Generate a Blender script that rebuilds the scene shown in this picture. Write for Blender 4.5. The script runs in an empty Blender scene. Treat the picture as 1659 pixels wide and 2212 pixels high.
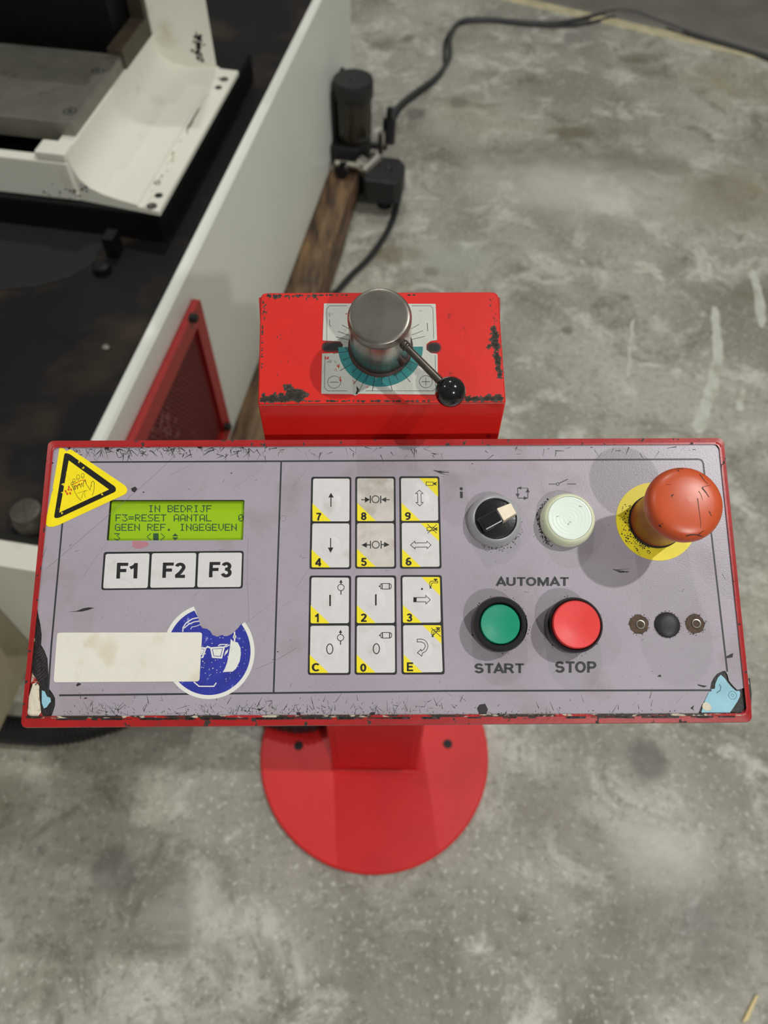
import bpy, bmesh, math, random
from mathutils import Vector, Matrix
from mathutils.geometry import tessellate_polygon
R_ = math.radians
random.seed(7)
S = bpy.context.scene
COL = S.collection

# ------------------------------------------------------------------ camera
F = 1640.0; CX, CY = 829.5, 1106.0                 # focal length and centre in pixels of the 1659x2212 frame
CAMP = Vector((0, 0, 1.4))
RX = Vector((0.99987, 0.01312, 0.00885)); RD = Vector((0.01582, -0.82895, -0.5591)); RF = Vector((0.0, 0.55917, -0.82905))
cd = bpy.data.cameras.new('camera'); cam = bpy.data.objects.new('camera', cd); COL.objects.link(cam)
m = Matrix.Identity(4)
for i in range(3):
    m[i][0] = RX[i]; m[i][1] = -RD[i]; m[i][2] = -RF[i]; m[i][3] = CAMP[i]
cam.matrix_world = m
cd.sensor_fit = 'HORIZONTAL'; cd.sensor_width = 36; cd.lens = F / 1659 * 36
cd.clip_start = 0.02; cd.clip_end = 60
cd.dof.use_dof = True; cd.dof.focus_distance = 0.412; cd.dof.aperture_fstop = 12.0
S.camera = cam

# ------------------------------------------------------------------ world, lamps, exposure
w = bpy.data.worlds.new('hall'); S.world = w; w.use_nodes = True
nt = w.node_tree; bg = nt.nodes['Background']
tc = nt.nodes.new('ShaderNodeTexCoord'); sx = nt.nodes.new('ShaderNodeSeparateXYZ'); cr = nt.nodes.new('ShaderNodeValToRGB')
nt.links.new(tc.outputs['Generated'], sx.inputs[0]); nt.links.new(sx.outputs['Z'], cr.inputs[0]); nt.links.new(cr.outputs[0], bg.inputs[0])
cr.color_ramp.elements[0].position = 0.0; cr.color_ramp.elements[0].color = (0.27, 0.27, 0.26, 1)
cr.color_ramp.elements[1].position = 0.75; cr.color_ramp.elements[1].color = (0.50, 0.51, 0.48, 1)
bg.inputs[1].default_value = 0.40
def lamp(name, pos, target, power, size=0.12, color=(1, 0.985, 0.95)):
    l = bpy.data.lights.new(name, 'AREA'); l.shape = 'DISK'; l.size = size; l.energy = power; l.color = color
    o = bpy.data.objects.new(name, l); COL.objects.link(o); o.location = pos
    o.rotation_euler = (Vector(target) - Vector(pos)).to_track_quat('-Z', 'Y').to_euler()
    return o
lamp('hall_lamp', (1.75, -3.5, 4.15), (0, 0.4, 0.9), 88)
lamp('hall_lamp', (2.45, 0.35, 5.45), (0, 0.3, 0.9), 102)
lamp('hall_lamp', (-0.35, 3.4, 5.4), (0, 0.5, 0.8), 46)
lamp('hall_lamp', (-4.2, 1.0, 5.6), (-0.3, 1.2, 0.5), 30)
S.view_settings.view_transform = 'Standard'; S.view_settings.look = 'None'; S.view_settings.gamma = 1
S.view_settings.use_curve_mapping = False; S.view_settings.exposure = 0.14

# ------------------------------------------------------------------ materials
def lin(c):
    return tuple((x / 255 / 12.92 if x / 255 <= 0.04045 else ((x / 255 + 0.055) / 1.055) ** 2.4) for x in c) + (1,)
def mat(name, rgb, rough=0.5, metal=0.0, coat=0.0, noise=0.0, nscale=60, bump=0.0, bscale=400, spec=0.5, emit=0.0, col2=None, detail=4, stretch=(1, 1, 1)):
    M = bpy.data.materials.new(name); M.use_nodes = True
    n = M.node_tree.nodes; L = M.node_tree.links; b = n['Principled BSDF']
    c = lin(rgb); b.inputs['Base Color'].default_value = c
    b.inputs['Roughness'].default_value = rough; b.inputs['Metallic'].default_value = metal
    b.inputs['Coat Weight'].default_value = coat; b.inputs['Specular IOR Level'].default_value = spec
    t = n.new('ShaderNodeTexCoord'); mp = n.new('ShaderNodeMapping'); mp.inputs['Scale'].default_value = stretch
    L.new(t.outputs['Object'], mp.inputs[0])
    M['vec'] = 1
    if noise:
        nz = n.new('ShaderNodeTexNoise'); nz.inputs['Scale'].default_value = nscale; nz.inputs['Detail'].default_value = detail
        L.new(mp.outputs[0], nz.inputs['Vector'])
        mr = n.new('ShaderNodeMapRange'); mr.inputs[1].default_value = 0.32; mr.inputs[2].default_value = 0.68
        L.new(nz.outputs[0], mr.inputs[0])
        mx = n.new('ShaderNodeMix'); mx.data_type = 'RGBA'
        mx.inputs[6].default_value = c
        mx.inputs[7].default_value = lin(col2) if col2 else tuple(x * (1 - noise) for x in c[:3]) + (1,)
        L.new(mr.outputs[0], mx.inputs[0]); L.new(mx.outputs[2], b.inputs['Base Color'])
    if bump:
        nb = n.new('ShaderNodeTexNoise'); nb.inputs['Scale'].default_value = bscale; nb.inputs['Detail'].default_value = 3
        L.new(mp.outputs[0], nb.inputs['Vector'])
        bp = n.new('ShaderNodeBump'); bp.inputs['Strength'].default_value = bump; bp.inputs['Distance'].default_value = 0.001
        L.new(nb.outputs[0], bp.inputs['Height']); L.new(bp.outputs[0], b.inputs['Normal'])
    if emit:
        b.inputs['Emission Color'].default_value = c; b.inputs['Emission Strength'].default_value = emit
    return M
def overlay_noise(M, rgb, scale, lo, hi, amount=1.0, detail=6, stretch=(1, 1, 1), rough=None, metal=None):
    """a further worn layer: noise threshold reveals rgb"""
    n = M.node_tree.nodes; L = M.node_tree.links; b = n['Principled BSDF']
    t = n.new('ShaderNodeTexCoord'); mp = n.new('ShaderNodeMapping'); mp.inputs['Scale'].default_value = stretch
    L.new(t.outputs['Object'], mp.inputs[0])
    nz = n.new('ShaderNodeTexNoise'); nz.inputs['Scale'].default_value = scale; nz.inputs['Detail'].default_value = detail
    L.new(mp.outputs[0], nz.inputs['Vector'])
    mr = n.new('ShaderNodeMapRange'); mr.inputs[1].default_value = lo; mr.inputs[2].default_value = hi; mr.inputs[4].default_value = amount
    L.new(nz.outputs[0], mr.inputs[0])
    mx = n.new('ShaderNodeMix'); mx.data_type = 'RGBA'
    src = b.inputs['Base Color']
    if src.is_linked: L.new(src.links[0].from_socket, mx.inputs[6])
    else: mx.inputs[6].default_value = src.default_value
    mx.inputs[7].default_value = lin(rgb)
    L.new(mr.outputs[0], mx.inputs[0]); L.new(mx.outputs[2], b.inputs['Base Color'])
    if rough is not None:
        r = n.new('ShaderNodeMapRange'); r.inputs[3].default_value = b.inputs['Roughness'].default_value; r.inputs[4].default_value = rough
        L.new(mr.outputs[0], r.inputs[0]); L.new(r.outputs[0], b.inputs['Roughness'])
    return M

RED = (214, 34, 28)
m_red = mat('red_paint', RED, 0.32, coat=0.3, noise=0.12, nscale=30, bump=0.12, bscale=260)
m_base = mat('red_paint_base', (212, 32, 32), 0.42, noise=0.16, nscale=9, bump=0.05, bscale=120)
m_rim = overlay_noise(mat('red_rim_chipped', (170, 24, 24), 0.32, coat=0.3, noise=0.2, nscale=60, bump=0.05, bscale=300), (44, 36, 30), 210, 0.63, 0.66, rough=0.7)
m_rimworn = overlay_noise(overlay_noise(mat('rim_worn', (168, 26, 26), 0.3, coat=0.3, bump=0.3, bscale=700), (46, 38, 30), 160, 0.44, 0.50, stretch=(0.3, 1, 1)), (186, 176, 156), 420, 0.56, 0.62, stretch=(0.4, 1, 1))
m_overlay = overlay_noise(overlay_noise(mat('overlay_film', (165, 157, 167), 0.34, noise=0.10, nscale=26, bump=0.10, bscale=1500, spec=0.6), (140, 120, 112), 30, 0.56, 0.72, 0.5), (118, 106, 112), 900, 0.62, 0.72, 0.35)
m_print = mat('print_grey_black', (46, 48, 52), 0.45)
m_bord = mat('key_border_black', (30, 31, 34), 0.45)
m_ink = mat('ink_black', (26, 26, 28), 0.45)
m_scr = mat('scratch_dark', (38, 32, 34), 0.6)
m_glint = mat('painted_glint', (214, 208, 214), 0.35)
m_scrm = mat('scratch_grey', (112, 102, 110), 0.5)
m_key = overlay_noise(mat('key_white', (214, 211, 210), 0.36, noise=0.05, nscale=200, bump=0.15, bscale=1500), (168, 158, 140), 60, 0.60, 0.74, 0.5)
m_keyd = overlay_noise(mat('key_soiled', (206, 199, 190), 0.38, noise=0.1, nscale=200, bump=0.2, bscale=1500), (150, 138, 120), 90, 0.52, 0.70, 0.6)
m_yel = mat('print_yellow', (240, 222, 42), 0.4)
m_stkY = mat('sticker_yellow', (250, 228, 12), 0.38, noise=0.06, nscale=150, bump=0.1, bscale=700)
m_blk = overlay_noise(mat('sticker_black', (18, 17, 16), 0.35), (226, 205, 30), 330, 0.645, 0.665, stretch=(1, 1, 1))
m_blood = mat('print_orange_red', (206, 80, 30), 0.4)
m_blue = overlay_noise(mat('sticker_blue', (52, 60, 164), 0.30, noise=0.25, nscale=90, bump=0.35, bscale=500), (150, 158, 214), 300, 0.66, 0.72, 0.7)
m_stkW = mat('sticker_white', (224, 224, 216), 0.34, bump=0.06, bscale=300)
m_lab = overlay_noise(mat('blank_label', (228, 224, 212), 0.33, noise=0.05, nscale=40, bump=0.25, bscale=180), (196, 172, 132), 38, 0.55, 0.74, 0.75)
m_lcd = mat('display_green', (146, 186, 24), 0.28, noise=0.14, nscale=14, emit=0.10, spec=0.4)
m_dot = mat('display_dots', (44, 78, 52), 0.4)
m_dark = mat('dark_recess', (26, 26, 24), 0.7)
m_black = mat('black_plastic', (22, 22, 24), 0.28, noise=0.2, nscale=200, bump=0.08, bscale=600)
m_blackm = mat('black_matt_plastic', (40, 40, 42), 0.5, noise=0.2, nscale=200)
m_silver = mat('silver_plastic', (178, 180, 182), 0.32, metal=0.25, noise=0.06, nscale=150)
m_green = overlay_noise(mat('green_cap', (8, 146, 112), 0.38, noise=0.10, nscale=80), (120, 200, 170), 500, 0.70, 0.72, 0.6)
m_redcap = overlay_noise(mat('red_cap', (236, 62, 60), 0.35, noise=0.10, nscale=110, spec=0.6), (150, 30, 34), 240, 0.66, 0.74, 0.6)
m_cream = mat('cream_lens', (226, 232, 200), 0.30)
m_lens = mat('white_lens', (226, 238, 226), 0.28)
m_emo = overlay_noise(mat('orange_red_cap', (206, 84, 40), 0.36, noise=0.12, nscale=70, spec=0.6), (110, 40, 28), 260, 0.69, 0.73, 0.7)
m_emos = mat('brown_red_shaft', (168, 60, 42), 0.35, noise=0.2, nscale=70)
m_tan = mat('tan_ring', (196, 158, 104), 0.5)
m_rust = mat('rusty_washer', (92, 72, 54), 0.7, noise=0.5, nscale=500, bump=0.6, bscale=900)
m_rivet = mat('rivet_metal', (170, 164, 156), 0.28, metal=0.9)
m_lblue = mat('exposed_blue', (150, 200, 216), 0.4, noise=0.15, nscale=120, bump=0.3, bscale=200)
m_lcream = overlay_noise(mat('exposed_cream', (214, 204, 184), 0.6, bump=0.6, bscale=500), (170, 150, 120), 300, 0.6, 0.66, 0.8)
m_tar_shade = mat('black_glue_and_shade', (34, 30, 29), 0.5, noise=0.3, nscale=300, bump=0.7, bscale=400)
m_chip = mat('bare_primer', (70, 62, 52), 0.7, noise=0.3, nscale=400)
m_plate = overlay_noise(mat('dial_plate_alu', (204, 206, 196), 0.36, metal=0.25, noise=0.08, nscale=90, bump=0.1, bscale=900), (120, 116, 100), 170, 0.66, 0.72, 0.6)
m_teal = overlay_noise(mat('teal_print', (42, 128, 128), 0.45, noise=0.15, nscale=120), (120, 165, 160), 350, 0.68, 0.71, 0.5)
m_steel = overlay_noise(mat('turned_steel', (168, 164, 156), 0.26, metal=0.95, noise=0.25, nscale=45), (84, 78, 70), 60, 0.5, 0.72, 0.7, rough=0.45)
m_steeltop = overlay_noise(mat('worn_steel_top', (128, 123, 115), 0.36, metal=0.85, noise=0.2, nscale=60), (70, 65, 60), 70, 0.45, 0.75, 0.7, rough=0.5)
m_rod = mat('grey_steel_rod', (108, 102, 94), 0.36, metal=0.8, noise=0.35, nscale=150)
m_ball = mat('black_bakelite', (12, 12, 13), 0.14, coat=0.6)
m_mwhite = overlay_noise(mat('machine_white', (222, 222, 208), 0.42, noise=0.06, nscale=5, bump=0.05, bscale=60), (168, 156, 128), 16, 0.62, 0.80, 0.5)
m_sheet = mat('sheet_white', (226, 228, 218), 0.40, noise=0.05, nscale=3)
m_deck = overlay_noise(mat('oily_black_deck', (20, 18, 16), 0.5, spec=0.25, noise=0.5, nscale=8, bump=0.1, bscale=50), (66, 54, 40), 5, 0.50, 0.68, 0.7)
m_void = mat('black_oily_block', (14, 13, 12), 0.55, spec=0.25, noise=0.3, nscale=20)
m_tab = overlay_noise(mat('ground_steel_plate', (134, 132, 122), 0.42, metal=0.6, noise=0.18, nscale=25), (86, 76, 60), 30, 0.6, 0.75, 0.6)
m_rustst = mat('brown_oily_steel', (84, 74, 60), 0.45, metal=0.4, noise=0.45, nscale=25)
m_vent = mat('dark_red_paint', (168, 32, 32), 0.42, noise=0.15, nscale=20)
m_mesh = mat('dark_red_mesh', (120, 24, 24), 0.5)
m_ventback = mat('vent_inside', (74, 18, 18), 0.75, noise=0.3, nscale=12)
m_dust = mat('dusty_residue', (150, 96, 92), 0.8, noise=0.4, nscale=60)
m_wood = overlay_noise(mat('oily_timber', (128, 100, 70), 0.6, noise=0.55, nscale=9, bump=0.4, bscale=60, stretch=(6, 1, 6), col2=(54, 42, 30)), (150, 118, 74), 14, 0.62, 0.74, 0.6, stretch=(5, 0.8, 5))
m_cable = mat('grey_cable', (58, 58, 56), 0.5)
m_cab2 = mat('black_cable', (30, 30, 30), 0.45)
m_hose = mat('black_conduit', (26, 26, 27), 0.38)
m_gun = mat('black_pump_body', (20, 19, 18), 0.5, noise=0.3, nscale=40)
m_cap = mat('black_pump_cap', (34, 33, 32), 0.5, noise=0.3, nscale=30)
m_glassy = mat('dark_amber_bowl', (44, 40, 28), 0.18, noise=0.4, nscale=18)
m_fit = mat('nickel_fitting', (200, 196, 184), 0.22, metal=0.95)
m_creamp = overlay_noise(mat('cream_machine_paint', (158, 150, 124), 0.5, noise=0.10, nscale=5), (110, 96, 72), 8, 0.55, 0.75, 0.5)
m_mark = overlay_noise(mat('white_floor_paint', (196, 198, 184), 0.6, noise=0.15, nscale=30), (150, 148, 130), 24, 0.5, 0.7, 0.9)
m_straw = mat('pale_wood_sliver', (214, 196, 140), 0.6)

# ------------------------------------------------------------------ object helpers
def tag(o, label=None, cat=None, group=None, kind=None):
    if label: o['label'] = label
    if cat: o['category'] = cat
    if group: o['group'] = group
    if kind: o['kind'] = kind
    return o
def empty(name, loc, label, cat, group=None):
    o = bpy.data.objects.new(name, None); COL.objects.link(o); o.location = loc; o.empty_display_size = 0.05
    return tag(o, label, cat, group)
def root_loc(o):
    v = Vector((0, 0, 0))
    while o is not None:
        v += Vector(o.location); o = o.parent
    return v
class MB:
    """collects world-space geometry; build() links it as one mesh object"""
    def __init__(s): s.v = []; s.f = []; s.uv = None; s.mi = []
    def add(s, vs, fs, mi=0):
        k = len(s.v); s.v += [Vector(p) for p in vs]
        for f in fs: s.f.append([i + k for i in f]); s.mi.append(mi)
    def build(s, name, mats, parent=None, smooth=False, label=None, kind=None, bevel=0, seg=2, autos=False):
        me = bpy.data.meshes.new(name); off = root_loc(parent)
        me.from_pydata([tuple(p - off) for p in s.v], [], s.f)
        if not isinstance(mats, (list, tuple)): mats = [mats]
        for q in mats: me.materials.append(q)
        for p, i in zip(me.polygons, s.mi): p.material_index = i
        me.validate(); me.update()
        bm = bmesh.new(); bm.from_mesh(me)
        bmesh.ops.remove_doubles(bm, verts=bm.verts, dist=1e-6)
        if not autos_flat(s): bmesh.ops.recalc_face_normals(bm, faces=bm.faces)
        bm.to_mesh(me); bm.free()
        if smooth:
            for p in me.polygons: p.use_smooth = True
            try: me.set_sharp_from_angle(angle=R_(38))
            except Exception: pass
        o = bpy.data.objects.new(name, me); COL.objects.link(o)
        if parent: o.parent = parent
        if bevel:
            b = o.modifiers.new('bevel', 'BEVEL'); b.width = bevel; b.segments = seg; b.limit_method = 'ANGLE'; b.angle_limit = R_(30)
        if label: o['label'] = label
        if kind: o['kind'] = kind
        return o
def autos_flat(s): return False

class Frame:
    def __init__(s, o, U, V, N): s.o = Vector(o); s.U = Vector(U).normalized(); s.V = Vector(V).normalized(); s.N = Vector(N).normalized()
    def pt(s, u, v, n=0.0): return s.o + s.U * u + s.V * v + s.N * n
    def px(s, x, y, n=0.0):
        r = RX * ((x - CX) / F) + RD * ((y - CY) / F) + RF
        P = CAMP + r * (((s.o + s.N * n) - CAMP).dot(s.N) / r.dot(s.N)) - s.o
        return (P.dot(s.U), P.dot(s.V))
    def pw(s, x, y, n=0.0):
        u, v = s.px(x, y, n); return s.pt(u, v, n)
FLOOR = Frame((0, 0, 0), (1, 0, 0), (0, 1, 0), (0, 0, 1))

def rounded(pts, rad, k=5):
    """round the corners of a 2d polygon"""
    out = []; n = len(pts)
    for i in range(n):
        p0 = Vector(pts[i - 1]); p = Vector(pts[i]); p1 = Vector(pts[(i + 1) % n])
        r = rad[i] if isinstance(rad, (list, tuple)) else rad
        a = (p0 - p); b = (p1 - p)
        if r <= 0: out.append(tuple(p)); continue
        ra = min(r, a.length * .48, b.length * .48); A = p + a.normalized() * ra; B = p + b.normalized() * ra
        for j in range(k + 1):
            t = j / k; out.append(tuple(A * (1 - t) ** 2 + p * 2 * t * (1 - t) + B * t * t))
    return out
def poly(mb, fr, uv, n0, thick=0.0, holes=(), hf=None, mi=0):
    """flat polygon (with holes) at height n0; thick gives it side walls down"""
    loops = [list(uv)] + [list(h) for h in holes]
    flat = [p for l in loops for p in l]
    tris = tessellate_polygon([[Vector((p[0], p[1], 0)) for p in l] for l in loops])
    hh = hf or (lambda u, v: 0)
    mb.add([fr.pt(p[0], p[1], n0 + hh(*p)) for p in flat], [list(t) for t in tris], mi)
    if thick:
        for l in loops:
            k = len(l)
            mb.add([fr.pt(p[0], p[1], n0) for p in l] + [fr.pt(p[0], p[1], n0 - thick) for p in l],
                   [[i, (i + 1) % k, (i + 1) % k + k, i + k] for i in range(k)], mi)
def stroke(mb, fr, pts, w, n0, closed=False, hf=None, w1=None, sub=0.0012, mi=0):
    """ribbon along uv points with mitred joints; w may taper to w1"""
    P = [Vector(p) for p in pts]
    if closed: P.append(P[0])
    Q = [P[0]]
    for a, b in zip(P, P[1:]):
        k = max(1, int((b - a).length / sub)) if sub else 1
        k = min(k, 40)
        for j in range(1, k + 1): Q.append(a.lerp(b, j / k))
    n = len(Q); L = []; Rr = []
    for i in range(n):
        if closed and i in (0, n - 1): d0 = (Q[0] - Q[-2]); d1 = (Q[1] - Q[0])
        else:
            d0 = Q[i] - Q[i - 1] if i else Q[1] - Q[0]
            d1 = Q[i + 1] - Q[i] if i < n - 1 else d0
        if d0.length < 1e-9: d0 = d1
        if d1.length < 1e-9: d1 = d0
        d0 = d0.normalized(); d1 = d1.normalized()
        t = d0 + d1
        t = t.normalized() if t.length > 1e-6 else d0
        nn = Vector((-t.y, t.x)); c = max(0.45, nn.dot(Vector((-d0.y, d0.x))))
        ww = w if w1 is None else w + (w1 - w) * i / (n - 1)
        L.append(Q[i] + nn * ww / 2 / c); Rr.append(Q[i] - nn * ww / 2 / c)
    hh = hf or (lambda u, v: 0)
    vs = [fr.pt(p.x, p.y, n0 + hh(p.x, p.y)) for p in L] + [fr.pt(p.x, p.y, n0 + hh(p.x, p.y)) for p in Rr]
    mb.add(vs, [[i, i + 1, n + i + 1, n + i] for i in range(n - 1)], mi)
def circ(c, rx, ry=None, k=40, a0=0, a1=360):
    ry = rx if ry is None else ry
    full = abs(a1 - a0) >= 360
    return [(c[0] + rx * math.cos(R_(a0 + (a1 - a0) * i / k)), c[1] + ry * math.sin(R_(a0 + (a1 - a0) * i / k))) for i in range(k if full else k + 1)]
def lathe(mb, fr, c, prof, seg=56, n0=0.0, mi=0, close=True):
    """prof: list of (r, h) along frame normal"""
    vs = []; fs = []
    for r, h in prof:
        for i in range(seg):
            a = 2 * math.pi * i / seg; vs.append(fr.pt(c[0] + r * math.cos(a), c[1] + r * math.sin(a), n0 + h))
    for j in range(len(prof) - 1):
        for i in range(seg):
            k = (i + 1) % seg; fs.append([j * seg + i, j * seg + k, (j + 1) * seg + k, (j + 1) * seg + i])
    if close:
        fs.append([i for i in range(seg)][::-1]); fs.append([(len(prof) - 1) * seg + i for i in range(seg)])
    mb.add(vs, fs, mi)
def tube(mb, pts, rad, seg=12, mi=0, caps=True):
    P = [Vector(p) for p in pts]; n = len(P); vs = []; fs = []
    up = Vector((0, 0, 1)); prev = None
    for i in range(n):
        t = (P[min(i + 1, n - 1)] - P[max(i - 1, 0)]).normalized()
        if prev is None:
            a = t.cross(up)
            if a.length < 1e-3: a = t.cross(Vector((1, 0, 0)))
        else: a = prev - t * prev.dot(t)
        a.normalize(); b = t.cross(a); prev = a
        r = rad[i] if isinstance(rad, (list, tuple)) else rad
        for k in range(seg):
            q = 2 * math.pi * k / seg; vs.append(P[i] + (a * math.cos(q) + b * math.sin(q)) * r)
    for i in range(n - 1):
        for k in range(seg):
            k2 = (k + 1) % seg; fs.append([i * seg + k, i * seg + k2, (i + 1) * seg + k2, (i + 1) * seg + k])
    if caps: fs.append(list(range(seg))[::-1]); fs.append([(n - 1) * seg + k for k in range(seg)])
    mb.add(vs, fs, mi)
def spline(pts, k=8):
    P = [Vector(p) for p in pts]; P = [P[0] * 2 - P[1]] + P + [P[-1] * 2 - P[-2]]; out = []
    for i in range(1, len(P) - 2):
        a, b, c, d = P[i - 1], P[i], P[i + 1], P[i + 2]
        for j in range(k):
            t = j / k
            out.append(0.5 * ((2 * b) + (c - a) * t + (2 * a - 5 * b + 4 * c - d) * t * t + (3 * b - a - 3 * c + d) * t ** 3))
    out.append(P[-2]); return out
def hexa(mb, lo, hi, T=lambda p: p, mi=0):
    """box between two corners in a local system mapped by T"""
    vs = [T((x, y, z)) for z in (lo[2], hi[2]) for y in (lo[1], hi[1]) for x in (lo[0], hi[0])]
    mb.add(vs, [[0, 2, 3, 1], [4, 5, 7, 6], [0, 1, 5, 4], [2, 6, 7, 3], [0, 4, 6, 2], [1, 3, 7, 5]], mi)
def prism(mb, prof, T, a, b, mi=0):
    """profile (list of 2d) swept between a and b: T(p2d, t)"""
    k = len(prof); vs = [T(p, a) for p in prof] + [T(p, b) for p in prof]
    mb.add(vs, [list(range(k))[::-1], [k + i for i in range(k)]] + [[i, (i + 1) % k, (i + 1) % k + k, i + k] for i in range(k)], mi)

# ------------------------------------------------------------------ floor
def floor_material():
    M = bpy.data.materials.new('stained_concrete'); M.use_nodes = True
    n = M.node_tree.nodes; L = M.node_tree.links; b = n['Principled BSDF']
    t = n.new('ShaderNodeTexCoord')
    def noise(scale, detail=6, rough=0.6, dist=0.0):
        z = n.new('ShaderNodeTexNoise'); z.inputs['Scale'].default_value = scale; z.inputs['Detail'].default_value = detail
        z.inputs['Roughness'].default_value = rough; z.inputs['Distortion'].default_value = dist
        L.new(t.outputs['Object'], z.inputs['Vector']); return z.outputs[0]
    def rng(s, lo, hi, a=0.0, c=1.0):
        q = n.new('ShaderNodeMapRange'); q.interpolation_type = 'SMOOTHSTEP'
        for i, v in enumerate((lo, hi, a, c)): q.inputs[i + 1].default_value = v
        L.new(s, q.inputs[0]); return q.outputs[0]
    def mix(fac, A, B):
        q = n.new('ShaderNodeMix'); q.data_type = 'RGBA'
        L.new(fac, q.inputs[0])
        if isinstance(A, tuple): q.inputs[6].default_value = A
        else: L.new(A, q.inputs[6])
        q.inputs[7].default_value = B; return q.outputs[2]
    c = mix(rng(noise(2.3, 5, 0.55, 0.4), 0.34, 0.66), lin((134, 131, 120)), lin((170, 168, 155)))
    c = mix(rng(noise(7, 8, 0.7, 0.6), 0.49, 0.66, 0, 0.8), c, lin((202, 201, 190)))
    c = mix(rng(noise(5, 8, 0.68, 0.8), 0.51, 0.68, 0, 0.8), c, lin((100, 95, 82)))
    c = mix(rng(noise(1.1, 4, 0.6), 0.50, 0.70, 0, 0.5), c, lin((150, 140, 108)))
    c = mix(rng(noise(60, 6, 0.75), 0.50, 0.68, 0, 0.7), c, lin((104, 102, 92)))
    c = mix(rng(noise(90, 5, 0.7), 0.54, 0.68, 0, 0.65), c, lin((212, 212, 202)))
    # stains and spills, each at its own place: (pixel x, y, radius m, colour, strength)
    dn = n.new('ShaderNodeTexNoise'); dn.inputs['Scale'].default_value = 14; dn.inputs['Detail'].default_value = 5
    L.new(t.outputs['Object'], dn.inputs['Vector'])
    for x, y, r, col, k, ax in ((1395, 1642, .050, (96, 94, 86), .75, 1), (898, 246, .045, (92, 88, 78), .7, 1), (990, 222, .05, (86, 80, 66), .55, 1),
                            (1340, 350, .16, (92, 82, 58), .6, 1.6), (1550, 420, .22, (104, 94, 66), .5, 1.5), (1120, 340, .17, (100, 92, 72), .55, 2.0),
                            (930, 585, .03, (84, 80, 68), .7, 1), (1225, 715, .022, (96, 88, 74), .7, 1), (860, 550, .05, (104, 92, 60), .6, 2), (1230, 285, .05, (100, 92, 66), .6, 2),
                            (1290, 420, .20, (204, 204, 192), .55, 2.2), (1150, 385, .2, (190, 190, 178), .4, 2.2), (980, 560, .14, (196, 198, 188), .4, 1.6),
                            (1500, 1980, .16, (92, 90, 80), .55, 1.6), (1180, 1760, .10, (110, 104, 88), .5, 1.3), (400, 1960, .10, (192, 192, 184), .5, 1), (1440, 1840, .10, (200, 200, 190), .6, 1.2),
                            (1620, 640, .12, (100, 92, 68), .5, 1.4), (245, 1880, .05, (112, 104, 98), .6, 1), (800, 420, .06, (96, 92, 80), .6, 1), (1380, 125, .05, (100, 94, 72), .6, 2)):
        u, v = FLOOR.px(x, y)
        mp = n.new('ShaderNodeMapping'); mp.vector_type = 'TEXTURE'; mp.inputs['Location'].default_value = (u, v, 0); mp.inputs['Scale'].default_value = (r * ax, r, 1)
        mx = n.new('ShaderNodeMix'); mx.data_type = 'VECTOR'; mx.inputs[0].default_value = min(0.10, r * 0.6)
        L.new(t.outputs['Object'], mx.inputs[4]); L.new(dn.outputs['Color'], mx.inputs[5])
        sc = n.new('ShaderNodeVectorMath'); sc.operation = 'SUBTRACT'; sc.inputs[1].default_value = (.5 * mx.inputs[0].default_value - u * mx.inputs[0].default_value, .5 * mx.inputs[0].default_value - v * mx.inputs[0].default_value, 0)
        L.new(mx.outputs[1], sc.inputs[0]); L.new(sc.outputs[0], mp.inputs[0])
        ln = n.new('ShaderNodeVectorMath'); ln.operation = 'LENGTH'; L.new(mp.outputs[0], ln.inputs[0])
        soft = 0.45 if r < .06 else 0.0
        c = mix(rng(ln.outputs['Value'], 1.0, soft, 0, k), c, lin(col))
    L.new(c, b.inputs['Base Color'])
    L.new(rng(noise(9, 6, 0.7), 0.35, 0.7, 0.42, 0.68), b.inputs['Roughness'])
    bp = n.new('ShaderNodeBump'); bp.inputs['Strength'].default_value = 0.25; bp.inputs['Distance'].default_value = 0.004
    L.new(noise(70, 6, 0.7), bp.inputs['Height']); L.new(bp.outputs[0], b.inputs['Normal'])
    return M
m_floor = floor_material()
mb = MB(); hexa(mb, (-6, -4, -0.12), (6, 8, 0)); floor = mb.build('floor', m_floor); tag(floor, kind='structure')
# darker strip of slab along the far side, with a pale chipped joint
m_slab = mat('dark_slab', (112, 108, 100), 0.6, noise=0.25, nscale=6)
m_joint = mat('pale_joint', (196, 186, 150), 0.7, noise=0.3, nscale=20)
a = Vector(FLOOR.px(1090, 0)); b_ = Vector(FLOOR.px(1659, 132)); dd = (b_ - a).normalized(); nn = Vector((-dd.y, dd.x))
if nn.y < 0: nn = -nn
A0 = a - dd * 2.2; A1 = b_ + dd * 3
mb = MB(); prism(mb, [(0.045, 0.0), (0.06, 0.012), (2.4, 0.012), (2.4, 0.0)], lambda p, t: Vector((*(A0.lerp(A1, t) + nn * p[0]), p[1])), 0, 1)
tag(mb.build('trim_1', m_slab), kind='structure')
mb = MB(); prism(mb, [(-0.002, 0.0), (0.004, 0.005), (0.043, 0.006), (0.045, 0.0)], lambda p, t: Vector((*(A0.lerp(A1, t) + nn * p[0]), p[1])), 0, 1)
tag(mb.build('trim_2', m_joint), kind='structure')
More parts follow.
